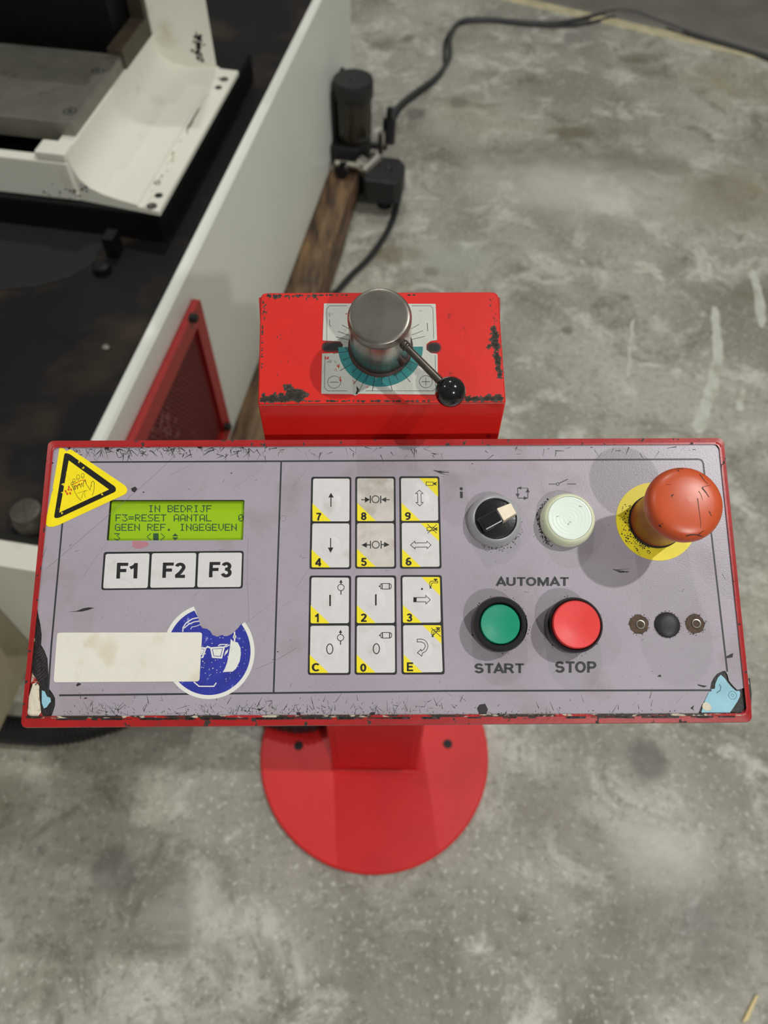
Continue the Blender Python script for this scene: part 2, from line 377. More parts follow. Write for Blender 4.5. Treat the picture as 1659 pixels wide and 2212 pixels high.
def floor_stroke(px, w0, w1, name='paint_mark'):
    mb = MB(); pts = [FLOOR.px(*p) for p in px]; pts = [tuple(q) for q in spline([(p[0], p[1], 0) for p in pts], 6)]
    P = [(p[0] + random.uniform(-.003, .003), p[1] + random.uniform(-.003, .003)) for p in pts]
    L = []; Rr = []
    for i, p in enumerate(P):
        q0 = Vector(P[max(i - 1, 0)]); q1 = Vector(P[min(i + 1, len(P) - 1)]); t = (q1 - q0).normalized(); nn2 = Vector((-t.y, t.x))
        w = (w0 + (w1 - w0) * i / (len(P) - 1)) * random.uniform(.75, 1.1) * (0.45 if i in (0, len(P) - 1) else 1)
        L.append(tuple(Vector(p) + nn2 * w / 2)); Rr.append(tuple(Vector(p) - nn2 * w / 2))
    poly(mb, FLOOR, L + Rr[::-1], 0.0008, 0.0007)
    return mb.build(name, m_mark, floor)
for px, w0, w1 in ((((1543, 662), (1549, 720), (1547, 790), (1530, 860), (1506, 935)), .024, .032), (((1622, 580), (1634, 620), (1646, 706)), .028, .026),
                   (((1528, 565), (1537, 598)), .016, .02), (((1368, 690), (1362, 740), (1356, 830)), .010, .008), (((1606, 842), (1594, 890)), .014, .022), (((870, 428), (945, 428)), .012, .01),
                   (((1380, 788), (1424, 790)), .014, .012), (((1255, 560), (1262, 576)), .016, .016), (((1368, 588), (1410, 584)), .014, .016)):
    floor_stroke(px, w0, w1)
# pale sliver of wood lying on the floor, bottom right
mb = MB(); p0 = FLOOR.px(1634, 2152); p1 = FLOOR.px(1606, 2204)
poly(mb, FLOOR, [(p0[0] - .003, p0[1]), (p0[0] + .003, p0[1] + .002), (p1[0] + .006, p1[1]), (p1[0] - .004, p1[1] - .003)], 0.0035, 0.003)
tag(mb.build('wood_sliver', m_straw), 'pale yellow wood sliver lying alone on the concrete floor', 'sliver')

# ------------------------------------------------------------------ machine (its own axes: p outward to the right, q away, z up)
AZ = R_(9.13); M0 = Vector((-.12, 2.45, 0)); MD = Vector((math.sin(AZ), math.cos(AZ), 0)); MR = Vector((math.cos(AZ), -math.sin(AZ), 0))
def T(p): return M0 + MR * p[0] + MD * p[1] + Vector((0, 0, p[2]))
MACH = empty('bending_machine', T((-.6, -1.0, 0.1)), 'large white-sided workshop machine with black oily deck, steel table and red side vent', 'machine')
QF = -1.95
# cabinet: thick sheet side with a lip on top
mb = MB(); hexa(mb, (-.006, QF, .10), (0, 0, .547), T)
hexa(mb, (-.022, QF, .541), (-.006, 0, .547), T); mb.build('side_panel', m_sheet, MACH, bevel=.002)
mb = MB(); hexa(mb, (-1.6, -.012, .10), (-.006, 0, .547), T); mb.build('rear_panel', m_sheet, MACH)
mb = MB(); hexa(mb, (-1.6, QF + .01, .50), (-.007, -.012, .52), T); mb.build('deck', m_deck, MACH)
mb = MB(); hexa(mb, (-1.6, QF, .12), (-.007, QF + .01, .50), T); mb.build('front_panel', m_mwhite, MACH)
# sloping cream guard in front
mb = MB(); prof = [(QF - .002, .50), (QF - .05, .47), (QF - .13, .36), (QF - .17, .22), (QF - .17, .11), (QF - .002, .11)]
prism(mb, prof, lambda p, t: T((t, p[0], p[1])), -1.6, -.20); mb.build('front_guard', m_creamp, MACH, smooth=True)
mb = MB(); prism(mb, [(QF - .002, .52), (QF - .03, .50), (QF - .002, .44)], lambda p, t: T((t, p[0], p[1])), -.62, -.02); mb.build('front_strip', m_mwhite, MACH)
# grey roller knob on the deck corner
mb = MB(); kf = Frame(T((-.062, -1.915, .52)), MR, MD, (0, 0, 1))
lathe(mb, kf, (0, 0), [(.024, 0), (.024, .018), (.020, .026), (.0, .028)], 28); mb.build('bolt_head', m_rod, MACH, smooth=True)
# black ledge + flat black sheet painting the shade below the casting
mb = MB(); hexa(mb, (-1.5, -1.30, .521), (-.079, -.70, .579), T); mb.build('bed_block', m_void, MACH, bevel=.004)
mb = MB(); dq = Frame(T((0, 0, .5202)), MR, MD, (0, 0, 1)); poly(mb, dq, [dq.px(*p) for p in ((-300, 420), (0, 440), (214, 462), (224, 540), (200, 572), (150, 600), (80, 620), (0, 628), (-300, 640))], .001, .001); mb.build('painted_shade', mat('shade_black', (12, 12, 12), .8), MACH)
mb = MB(); hexa(mb, (-.17, -1.36, .521), (-.15, -1.33, .56), T)
lathe(mb, Frame(T((-.165, -1.395, .521)), MR, MD, (0, 0, 1)), (0, 0), [(.016, 0), (.016, .012), (.010, .016), (.0, .016)], 20)
mb.build('ledge', m_void, MACH)
# white casting: flange, coved skirt, front wall, upright
zt = .664
prof = [(-.26, .58), (-.076, .58), (-.076, .588), (-.116, .589), (-.118, .593), (-.15, .595), (-.180, .599), (-.205, .607), (-.220, .620), (-.228, .640), (-.230, zt), (-.26, zt)]
mb = MB(); prism(mb, prof, lambda p, t: T((p[0], t - (max(p[0], -.23) + .23) * .14 if t < -1 else t, p[1])), -1.283, -.806)
cast = mb.build('casting', m_mwhite, MACH, smooth=True)
mb = MB(); hexa(mb, (-1.2, -1.290, .58), (-.231, -1.268, .652), T); mb.build('front_wall', m_mwhite, MACH, bevel=.003)
mb = MB(); hexa(mb, (-.285, -1.289, .652), (-.2305, -1.250, .668), T); mb.build('corner_block', m_mwhite, MACH, bevel=.003)
mb = MB(); up = [(-.230, -.846), (-.122, -.808), (-.21, -.64), (-.30, -.64), (-.30, -.846)]
k = len(up); mb.add([T((p[0], p[1], .586)) for p in up] + [T((p[0], p[1], 1.15)) for p in up], [list(range(k))[::-1], [k + i for i in range(k)]] + [[i, (i + 1) % k, (i + 1) % k + k, i + k] for i in range(k)])
mb.build('upright', m_mwhite, MACH)
mb = MB(); hexa(mb, (-.262, -.99, .60), (-.2315, -.848, .70), T); hexa(mb, (-.262, -.862, .70), (-.2315, -.8465, 1.15), T); mb.build('guide_strip', m_rustst, MACH, bevel=.001)
mb = MB(); hexa(mb, (-1.2, -.93, .60), (-.27, -.70, 1.10), T); mb.build('ram_block', m_void, MACH)
# ground steel table with two socket bolt holes
mb = MB(); hexa(mb, (-.75, -1.228, .652), (-.236, -.985, .688), T); tb = mb.build('table_plate', m_tab, MACH, bevel=.0015)
tf = Frame(T((0, 0, .688)), MR, MD, (0, 0, 1))
for x, y in ((151, 240), (212, 154)):
    mb = MB(); c = tf.px(x, y)
    lathe(mb, tf, c, [(.012, .0003), (.0095, .0004), (.009, -.002), (.0, -.0022)], 24, close=False); mb.build('bolt_hole', m_dark, tb, smooth=True)
    mb = MB(); lathe(mb, tf, c, [(.005, .0006), (0, .0006)], 6, close=False); mb.build('socket', m_dark, tb)
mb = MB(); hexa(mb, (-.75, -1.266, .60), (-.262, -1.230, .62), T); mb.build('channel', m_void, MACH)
# flange bolts and holes
ff = Frame(T((0, 0, .588)), MR, MD, (0, 0, 1))
for x, y, r, mt, nm in ((328, 446, .0095, m_steeltop, 'bolt'), (343, 423, .0075, m_dark, 'bolt_hole'), (340, 396, .006, m_tab, 'bolt'), (472, 190, .0075, m_dark, 'bolt_hole'), (484, 172, .009, m_steeltop, 'bolt')):
    mb = MB(); c = ff.px(x, y); lathe(mb, ff, c, [(r, 0.0002), (r, .0014), (r * .6, .0016), (r * .5, .0006), (0, .0006)] if nm == 'bolt' else [(r, .0012), (0, .0012)], 20, close=False)
    mb.build(nm, mt, cast, smooth=False)
# chipped paint on the casting
mb = MB()
def blob(mb, fr, c, rx, ry, n0, k=14, jag=.35, rot=0.0, thick=0):
    pts = []
    for i in range(k):
        a = 2 * math.pi * i / k; q = 1 + random.uniform(-jag, jag)
        x = rx * q * math.cos(a); y = ry * q * math.sin(a)
        pts.append((c[0] + x * math.cos(rot) - y * math.sin(rot), c[1] + x * math.sin(rot) + y * math.cos(rot)))
    poly(mb, fr, pts, n0, thick)
uf = Frame(T((-.230, -.846, 0)), (MR * .108 + MD * .038), (0, 0, 1), (MR * .038 - MD * .108).normalized())
if uf.N.dot(CAMP - uf.o) < 0: uf.N = -uf.N
for i in range(34):
    c = uf.px(random.gauss(428, 7), random.gauss(100, 20)); blob(mb, uf, c, random.uniform(.001, .0045), random.uniform(.001, .005), .0004, 8)
wf = Frame(T((0, -1.290, 0)), MR, (0, 0, 1), -MD)
for i in range(26):
    c = wf.px(random.gauss(150, 30), random.gauss(412, 7)); blob(mb, wf, c, random.uniform(.0008, .003), random.uniform(.001, .003), .0004, 7)
mb.build('paint_chip', m_void, cast, kind='stuff')
mb = MB(); f2 = Frame(T((0, 0, .5935)), MR, MD, (0, 0, 1)); poly(mb, ff, [ff.px(*p) for p in ((436, 228), (430, 240), (408, 278), (402, 287), (405, 276), (424, 244))], .0014); mb.build('slit', m_dark, cast)
mb = MB()
for i in range(34):
    t = random.random(); x = 470 + (306 - 470) * t; y = 160 + (455 - 160) * t; blob(mb, ff, ff.px(x + random.gauss(0, 3) + 3, y), random.uniform(.0008, .0025), random.uniform(.001, .005), .0013, 7)
mb.build('rust_stain', mat('rust_stain', (176, 160, 128), .7), cast, kind='stuff')
# red side vent with hexagonal mesh
VENT = MACH
SF = Frame(T((0, 0, 0)), MD, (0, 0, 1), MR)             # u along q, v up, n out
v0, v1, u1 = .144, .499, -1.41; u0 = -1.93
mb = MB(); out = rounded([(u0, v0), (u1, v0), (u1, v1), (u0, v1)], .008); inn = [(u0 + .03, v0 + .03), (u1 - .035, v0 + .03), (u1 - .035, v1 - .035), (u0 + .03, v1 - .035)]
poly(mb, SF, out, .014, .0135, holes=[inn]); vent = mb.build('vent_frame', m_vent, MACH)
mb = MB(); poly(mb, SF, [(u0 + .02, v0 + .02), (u1 - .02, v0 + .02), (u1 - .02, v1 - .02), (u0 + .02, v1 - .02)], .001); mb.build('vent_back', m_ventback, vent)
mb = MB(); pitch = .0092; ph = pitch * math.sqrt(3) / 2
r = 0
vv = inn[0][1]
while vv < inn[2][1]:
    uu = inn[0][0] + (pitch / 2 if r % 2 else 0)
    while uu < inn[1][0]:
        o_ = [(uu + pitch / math.sqrt(3) * math.cos(R_(60 * i + 30)), vv + pitch / math.sqrt(3) * math.sin(R_(60 * i + 30))) for i in range(6)]
        i_ = [(uu + pitch * .40 * math.cos(R_(60 * i + 30)), vv + pitch * .40 * math.sin(R_(60 * i + 30))) for i in range(6)]
        mb.add([SF.pt(*p, .008) for p in o_ + i_], [[i, (i + 1) % 6, 6 + (i + 1) % 6, 6 + i] for i in range(6)])
        uu += pitch
    vv += ph; r += 1
mb.build('mesh_screen', m_mesh, vent, kind='stuff')
mb = MB()
for i in range(60):
    c = SF.px(random.gauss(345, 30), random.gauss(930, 30), .009)
    if inn[0][0] < c[0] < inn[1][0] and inn[0][1] < c[1] < inn[2][1]: blob(mb, SF, c, random.uniform(.002, .008), random.uniform(.001, .006), .0085, 7)
mb.build('metal_chips', m_dust, vent, kind='stuff')
for x, y in ((411, 686), (486, 921)):
    u, v = SF.px(x, y, .014); mb = MB(); lathe(mb, SF, (u, v), [(.0085, 0), (.0085, .010), (.006, .013), (0, .013)], 16, n0=.014); mb.build('screw', m_dark, vent, smooth=True)
# debris on the deck
df = Frame(T((0, 0, .52)), MR, MD, (0, 0, 1))
mb = MB(); lathe(mb, df, df.px(229, 751), [(.006, 0), (.0068, .002), (.004, .005), (0, .0055)], 12); o = mb.build('washer', m_fit, None, smooth=True)
tag(o, 'small bright metal washer lying on the black oily deck', 'washer')

# timbers under the machine
def timber(lo, hi, label):
    r = MB(); n = 14
    for side in (0,):
        P = []
        for i in range(n + 1):
            q = lo[1] + (hi[1] - lo[1]) * i / n; j = lambda: random.uniform(-.0025, .0025)
            P.append([T((lo[0] + j(), q, lo[2])), T((hi[0] + j(), q, lo[2])), T((hi[0] + j(), q, hi[2] + j())), T((lo[0] + j(), q, hi[2] - .001))])
        for i in range(n):
            r.add(P[i] + P[i + 1], [[0, 1, 5, 4], [1, 2, 6, 5], [2, 3, 7, 6], [3, 0, 4, 7]])
        r.add(P[0], [[0, 1, 2, 3]]); r.add(P[-1], [[3, 2, 1, 0]])
    o = r.build('timber_beam', m_wood, None, bevel=.004); return tag(o, label, 'timber')
timber((-.07, -2.0, 0), (.084, -.345, .098), 'long oil-stained timber under the right side of the white machine')
timber((-.62, QF - .16, 0), (-.50, QF + .3, .098), 'oily timber under the front of the machine, left of the red console')
timber((-1.5, -2.0, 0), (-1.36, -.345, .098), 'long oil-stained timber under the far left side of the white machine')
# knots and split line on the timber
bf = Frame(T((0, 0, .0985)), MR, MD, (0, 0, 1))

# ------------------------------------------------------------------ pump unit beside the machine
PC = T((.062, -.285, 0)); PU = empty('pump_unit', PC, 'black cylindrical pump unit with nickel fittings beside the rear corner of the white machine', 'pump')
pf = Frame(PC, MR, MD, (0, 0, 1))
mb = MB(); lathe(mb, pf, (0, 0), [(.045, .165), (.050, .18), (.0515, .27), (.050, .285)], 40); mb.build('bowl', m_glassy, PU, smooth=True)
mb = MB(); lathe(mb, pf, (0, 0), [(.053, .283), (.0555, .287), (.0565, .325), (.054, .333), (.012, .335), (.010, .338), (0, .338)], 40); mb.build('cap', m_cap, PU, smooth=True)
mb = MB(); lathe(mb, pf, (0, 0), [(.030, .0), (.036, .006), (.036, .09), (.048, .10), (.048, .165)], 32); mb.build('pump_body', m_gun, PU, smooth=True)
mb = MB(); hexa(mb, (.0, -.345, .10), (.085, -.235, .165), T); mb.build('valve_block', m_gun, PU, bevel=.006)
mb = MB(); hexa(mb, (.001, -.31, .12), (.012, -.16, .30), T); mb.build('mounting_plate', m_gun, PU, bevel=.003)
def cylp(a, b, r, name, mt, seg=24):
    mb = MB(); tube(mb, [a, b], r, seg); return mb.build(name, mt, PU, smooth=True)
cylp(T((.02, -.36, .125)), T((.085, -.36, .125)), .012, 'pipe', m_fit)
cylp(T((.012, -.36, .06)), T((.012, -.36, .125)), .011, 'pipe', m_fit)
cylp(T((.045, -.395, .118)), T((.045, -.345, .118)), .020, 'union_nut', m_black, 6)
cylp(T((.100, -.375, .115)), T((.135, -.32, .13)), .019, 'fitting', m_fit)
cylp(T((.085, -.35, .13)), T((.112, -.36, .12)), .022, 'fitting', m_fit, 6)
cylp(T((.135, -.24, .10)), T((.135, -.24, .165)), .011, 'fitting', m_fit)
cylp(T((.152, -.22, .12)), T((.152, -.20, .185)), .020, 'elbow_connector', m_black)
cylp(T((.152, -.20, .185)), T((.152, -.195, .215)), .010, 'elbow_connector', m_black)
cylp(T((.06, -.24, .12)), T((.152, -.24, .12)), .010, 'pipe', m_gun)
# square black solenoid head, cut corners
mb = MB(); oct_ = [(.118, -.42), (.205, -.42), (.222, -.40), (.222, -.325), (.198, -.292), (.13, -.292), (.112, -.31), (.112, -.41)]
k = len(oct_)
for z0, z1, s_ in ((.050, .120, 1.0),):
    mb.add([T((p[0], p[1], z0)) for p in oct_] + [T((p[0], p[1], z1)) for p in oct_], [list(range(k))[::-1], [k + i for i in range(k)]] + [[i, (i + 1) % k, (i + 1) % k + k, i + k] for i in range(k)])
sol = mb.build('solenoid_head', m_cap, PU, bevel=.004)
mb = MB(); lathe(mb, Frame(T((.175, -.352, .120)), MR, MD, (0, 0, 1)), (0, 0), [(.012, .0), (.012, .002), (.009, .003), (.004, .001), (0, .001)], 20); mb.build('screw', m_black, sol, smooth=True)
mb = MB(); lathe(mb, Frame(T((.166, -.356, 0)), MR, MD, (0, 0, 1)), (0, 0), [(.022, 0), (.022, .052)], 20); mb.build('foot', m_gun, PU, smooth=True)

# ------------------------------------------------------------------ cables on the floor
def cable(name, px, r, mt, label, lifts=None, k=10, **kw):
    pts = []
    for i, p in enumerate(px):
        z = r + (lifts[i] if lifts else 0); fr = Frame((0, 0, z), (1, 0, 0), (0, 1, 0), (0, 0, 1)); pts.append(fr.pw(*p))
    mb = MB(); tube(mb, spline(pts, k), r, 12); return tag(mb.build(name, mt, None, smooth=True), label, 'cable', **kw)
cable('power_cable', [(846, 290), (848, 250), (866, 224), (900, 197), (938, 170), (962, 142), (972, 118), (972, 85), (985, 55), (1010, 43), (1060, 42), (1130, 48), (1195, 50), (1250, 42), (1320, 26), (1365, 27), (1410, 42), (1500, 75), (1580, 98), (1690, 132)],
      .0085, m_cable, 'upper grey cable snaking from the pump across the far floor to the right edge')
cable('power_cable', [(843, 300), (852, 262), (868, 232), (905, 203), (935, 180), (958, 152), (960, 120), (962, 90), (975, 66), (1000, 50), (1060, 46), (1130, 53), (1200, 57), (1260, 52), (1330, 36), (1370, 38), (1420, 55), (1500, 82), (1580, 104), (1690, 138)],
      .0055, m_cab2, 'thinner black cable running just beside the grey floor cable', lifts=[0] * 3 + [0.0] * 17)
cable('power_cable', [(848, 352), (852, 385), (860, 415), (858, 445), (847, 480), (825, 520), (795, 560), (762, 592), (735, 622), (700, 660), (690, 720)], .0085, m_cab2,
      'black cable dropping from the pump and curving along the timber towards the red box')

# ------------------------------------------------------------------ control console
U = Vector((0.99989, 0.0131, 0.0)); 
# panel plane fitted from its four corners
def fit(c, W):
    r = [RX * ((x - CX) / F) + RD * ((y - CY) / F) + RF for x, y in c]
    # l1 r1 - l2 r2 + l3 r3 = r0  (rectangle closes)
    A = Matrix([[r[1][i], -r[2][i], r[3][i]] for i in range(3)]); s = A.inverted() @ r[0]
    P = [r[0], r[1] * s[0], r[2] * s[1], r[3] * s[2]]
    k = W / (P[1] - P[0]).length; P = [CAMP + p * k for p in P]
    u = (P[1] - P[0] + P[2] - P[3]).normalized(); v = (P[0] - P[3] + P[1] - P[2]); v = (v - u * v.dot(u)).normalized()
    return Frame(P[0], u, v, u.cross(v))
PF = fit([(108, 957), (1565, 948), (1625, 1555), (45, 1560)], 0.388)
pp = PF.px
MM = 0.001
CON = empty('control_console', (-.008, .412, 0), 'red pedestal control console with lilac-grey button panel, display and dial box', 'control console')
# base plate
bc = (-.0105, .414); mb = MB(); lathe(mb, FLOOR, bc, [(.204, 0), (.207, .003), (.207, .009), (.204, .012), (.0, .012)], 96, close=False); base = mb.build('base_plate', m_base, CON, smooth=True)
bf2 = Frame((0, 0, .012), (1, 0, 0), (0, 1, 0), (0, 0, 1))
for x, y in ((645, 1611), (967, 1607)):
    mb = MB(); c = bf2.px(x, y); lathe(mb, bf2, c, [(.0085, .0004), (.008, .0006), (0, .0006)], 24, close=False); mb.build('bolt_hole', m_dark, base)
# post
xl, xr, yf, yb = -.0845, .068, .378, .492
mb = MB(); sec = rounded([(xl, yf), (xr, yf), (xr, yb), (xl, yb)], .008, 4); k = len(sec)
mb.add([Vector((*p, .012)) for p in sec] + [Vector((*p, .93)) for p in sec], [[k + i for i in range(k)]] + [[i, (i + 1) % k, (i + 1) % k + k, i + k] for i in range(k)])
post = mb.build('post', m_base, CON, smooth=True)
PFf = Frame((0, yf, 0), (1, 0, 0), (0, 0, 1), (0, -1, 0))
mb = MB(); hexa(mb, (xl + .012, yf - .004, .052), (xr - .012, yf + .001, .90)); mb.build('access_cover', m_base, post, bevel=.0015)
mb = MB()
tube(mb, [Vector((xl + .002, yf - .002, .013)), Vector((xr - .002, yf - .002, .013))], .004, 8); tube(mb, [Vector((xl, yf, .013)), Vector((xl, yb, .013))], .004, 8); tube(mb, [Vector((xr, yf, .013)), Vector((xr, yb, .013))], .004, 8)
mb.build('weld_seam', m_base, post, smooth=True)
# arm between the post and the housing
mb = MB(); prism(mb, [(.165, .935), (.49, .935), (.49, .905), (.378, .90), (.17, .925)], lambda p, t: Vector((t, p[0], p[1])), xl + .02, xr - .02)
mb.build('arm', m_base, CON, bevel=.003)
# housing: rings around the panel outline
OUT = [(103, 951), (1564, 945), (1627, 1561), (43, 1573)]
INN = [(112, 962), (1557, 955), (1619, 1547), (52, 1553)]
ou = [pp(*p) for p in OUT]; iu = [pp(*p) for p in INN]
def ringpts(q, rad): return rounded(q, rad, 6)
def inset(q, d):
    c = Vector((sum(p[0] for p in q) / 4, sum(p[1] for p in q) / 4)); return [(p[0] - math.copysign(d, p[0] - c.x), p[1] - math.copysign(d, p[1] - c.y)) for p in q]
rings = [(ringpts(iu, 3 * MM), -3.4 * MM), (ringpts(iu, 3 * MM), .35 * MM), (ringpts(inset(iu, -.35 * MM), 3.2 * MM), .7 * MM), (ringpts(inset(iu, -1.5 * MM), 3.2 * MM), .7 * MM),
         (ringpts(inset(ou, .4 * MM), 3.6 * MM), .1 * MM), (ringpts(ou, 4 * MM), -.9 * MM), (ringpts(ou, 4 * MM), -38 * MM), (ringpts(inset(ou, 2 * MM), 4 * MM), -40 * MM)]
mb = MB(); k = len(rings[0][0])
for pts, n in rings: mb.v += [PF.pt(p[0], p[1], n) for p in pts]
for j in range(len(rings) - 1):
    for i in range(k):
        i2 = (i + 1) % k; mb.f.append([j * k + i, j * k + i2, (j + 1) * k + i2, (j + 1) * k + i])
        mid = (Vector(rings[j][0][i]) + Vector(rings[j][0][i2])) / 2
        mb.mi.append(1 if (j in (1, 2) and mid.y < iu[3][1] + .001) else 0)
mb.f.append([(len(rings) - 1) * k + i for i in range(k)]); mb.mi.append(0)
mb.f.append([i for i in range(k)]); mb.mi.append(0)
house = mb.build('housing', [m_rim, m_rimworn], CON, smooth=True)
mb = MB()
for i in range(90):
    x = random.uniform(70, 1565); stroke(mb, PF, [pp(x, 1553.8 - (x - 60) * .0037), pp(x + random.uniform(8, 40), 1553.8 - (x - 60) * .0037)], random.uniform(.3, 1.2) * MM, .74 * MM, sub=0)
mb.build('groove_grime', m_tar_shade, house, kind='stuff')
# ---- membrane overlay with window and torn corners
def c1(x, y): return (620 + x / 4.366, 980 + y / 4.366)          # crops used while measuring
def c2(x, y): return (200 + x / 4.608, 1060 + y / 4.608)
def c3(x, y): return (x / 3.88, 1080 + y / 3.88)
def c4(x, y): return (1480 + x / 9.268, 1380 + y / 9.268)
def c5(x, y): return (60 + x / 6.381, 920 + y / 6.381)
def c6(x, y): return (300 + x / 5.184, 1280 + y / 5.184)
def c7(x, y): return (960 + x / 4.608, 1020 + y / 4.608)
lcdq = [c2(172, 93), c2(1513, 92), c2(1498, 490), c2(140, 497)]
lcdu = rounded([pp(*p) for p in lcdq], .9 * MM, 3)
def emit_edge(pts, jag=.25 * MM, step=2.5 * MM, nx=1):
    out = []
    for a, b in zip(pts, pts[1:]):
        a = Vector(a); b = Vector(b); n = max(1, int((b - a).length / step))
        for i in range(n):
            p = a.lerp(b, i / n); t = (b - a).normalized(); out.append(tuple(p + Vector((-t.y, t.x)) * random.uniform(-jag, jag)))
    return out
brt = [c4(*p) for p in ((1290, 900), (1230, 960), (1100, 1010), (1040, 1020), (960, 940), (880, 840), (850, 720), (800, 640), (740, 650), (640, 700), (570, 780), (520, 880), (500, 1000), (450, 1100), (390, 1230), (320, 1350), (270, 1480))]
blt = [c3(*p) for p in ((420, 1836), (440, 1790), (462, 1720), (462, 1660), (440, 1620), (410, 1580), (408, 1500), (404, 1420), (398, 1330), (372, 1260), (345, 1215), (350, 1130), (338, 1040), (322, 970), (312, 900), (304, 780))]
L = []
L += emit_edge([pp(116, 962), pp(400, 958), pp(1000, 957), pp(1540, 955)], .2 * MM, 5 * MM)
L += [pp(1540, 955), pp(1552, 958), pp(1557, 966)]
L += emit_edge([pp(1558, 970), pp(1585, 1220), pp(1613, 1475)], .2 * MM, 6 * MM)
L += [pp(*p) for p in brt]
L += emit_edge([pp(*c4(265, 1500)), pp(1300, 1546), pp(800, 1548), pp(400, 1550), pp(113, 1551)], .22 * MM, 3.2 * MM)
L += [pp(*p) for p in blt]
L += emit_edge([pp(82, 1240), pp(97, 1090), pp(112, 972)], .2 * MM, 5 * MM)
mb = MB(); poly(mb, PF, L, 0, .5 * MM, holes=[lcdu]); over = mb.build('membrane_overlay', m_overlay, house)
# exposed layers below the torn corners
def part_poly(name, px, mt, n, parent, thick=0, rad=0, label=None, holes=()):
    mb = MB(); q = [pp(*p) for p in px]
    if rad: q = rounded(q, rad, 4)
    poly(mb, PF, q, n, thick, holes=holes); return mb.build(name, mt, parent, label=label)
part_poly('torn_patch', [c3(*p) for p in ((300, 700), (330, 700), (480, 1400), (520, 1860), (210, 1845), (240, 1640), (262, 1450), (275, 1150))], m_rimworn, -.9 * MM, house)
part_poly('torn_patch', [c3(*p) for p in ((310, 790), (325, 950), (385, 1080), (400, 1190), (410, 1400), (420, 1590), (470, 1640), (470, 1700), (440, 1800), (450, 1845), (375, 1840), (330, 1760), (325, 1600), (318, 1520), (285, 1480), (262, 1440), (264, 1290), (285, 1230), (292, 1100), (302, 950))], m_tar_shade, -.6 * MM, house, .3 * MM)
part_poly('torn_patch', [c3(*p) for p in ((272, 1540), (300, 1530), (325, 1560), (325, 1640), (340, 1780), (300, 1835), (218, 1822), (232, 1740), (238, 1650))], m_lcream, -.5 * MM, house, .3 * MM)
part_poly('torn_patch', [c3(*p) for p in ((348, 1596), (372, 1604), (388, 1640), (420, 1660), (424, 1690), (405, 1712), (388, 1738), (365, 1748), (348, 1700))], m_lblue, -.3 * MM, house, .2 * MM)
part_poly('torn_patch', [c4(*p) for p in ((250, 1500), (300, 1300), (480, 900), (700, 600), (860, 600), (1080, 880), (1310, 780), (1345, 1100), (1330, 1500))], m_tar_shade, -.7 * MM, house)  # glue border; its right side paints the shadow beside the blue
part_poly('torn_patch', [c4(*p) for p in ((330, 1478), (350, 1400), (400, 1240), (470, 1090), (500, 1010), (600, 1000), (610, 900), (660, 780), (720, 720), (800, 790), (870, 890), (960, 990), (1030, 1045), (1090, 1040), (1110, 1075), (1100, 1160), (1050, 1260), (970, 1380), (900, 1480))], m_lblue, -.35 * MM, house, .3 * MM)
part_poly('torn_patch', [c4(*p) for p in ((345, 1350), (370, 1280), (430, 1265), (500, 1310), (535, 1380), (510, 1440), (420, 1430), (360, 1400))], m_lcream, -.25 * MM, house)
part_poly('torn_patch', [c4(*p) for p in ((1320, 1200), (1335, 1490), (1100, 1500), (1220, 1400), (1250, 1300))], m_rim, -.3 * MM, house)
mb = MB(); cc = pp(*c4(955, 1130)); stroke(mb, PF, circ(cc, 2.1 * MM), .25 * MM, -.28 * MM, True); stroke(mb, PF, circ(cc, .7 * MM, k=20), .2 * MM, -.28 * MM, True)
stroke(mb, PF, [pp(*c4(*p)) for p in ((690, 910), (720, 960), (710, 1030), (660, 1060), (640, 1090))], .5 * MM, -.28 * MM); mb.build('moulded_mark', mat('moulded_mark', (84, 120, 132), .5), house)
mb = MB()        # combed glue ridges on the left
for i in range(16):
    y = 990 + i * 34 + random.uniform(-5, 5); x = 300 + random.uniform(-6, 6); ln = random.uniform(50, 85) * (1 if i < 9 else .9)
    xx = x + (45 if i > 9 else 20); stroke(mb, PF, [pp(*c3(x, y + 50)), pp(*c3((x + xx) / 2 + 8, y + 10)), pp(*c3(xx + 10, y - ln * .5))], .5 * MM, .02 * MM + .0 * i, w1=.12 * MM)
mb.build('glue_ridges', m_tar_shade, house, kind='stuff')
mb = MB()
for i in range(9):
    y = 1250 + i * 32; stroke(mb, PF, [pp(*c3(296 + random.uniform(0, 14), y + 40)), pp(*c3(350, y + random.uniform(-8, 8))), pp(*c3(372 + random.uniform(0, 16), y - 35))], .14 * MM, -.15 * MM, w1=.06 * MM)
mb.build('glue_ridges', m_scrm, house, kind='stuff')

# ---- printed frame lines
TH = .06 * MM
mb = MB()
tl, tr_, br_, bl_ = pp(143, 998.5), pp(1518, 992), pp(1575, 1491), pp(104, 1501)
stroke(mb, PF, rounded([tl, tr_, pp(1571, 1451)], [0, 3 * MM, 0], 6), .95 * MM, TH, sub=0)
stroke(mb, PF, [pp(1537, 1491), pp(960, 1492.5), pp(594, 1497), pp(128, 1502)], .95 * MM, TH, sub=0)
stroke(mb, PF, [pp(143, 998.5), pp(135, 1128), pp(111, 1394), pp(103.5, 1505)], .95 * MM, TH, sub=0)
stroke(mb, PF, [pp(607.5, 998), pp(599, 1250), pp(591, 1499)], .95 * MM, TH * .7, sub=0)
mb.build('printed_border', m_print, over)

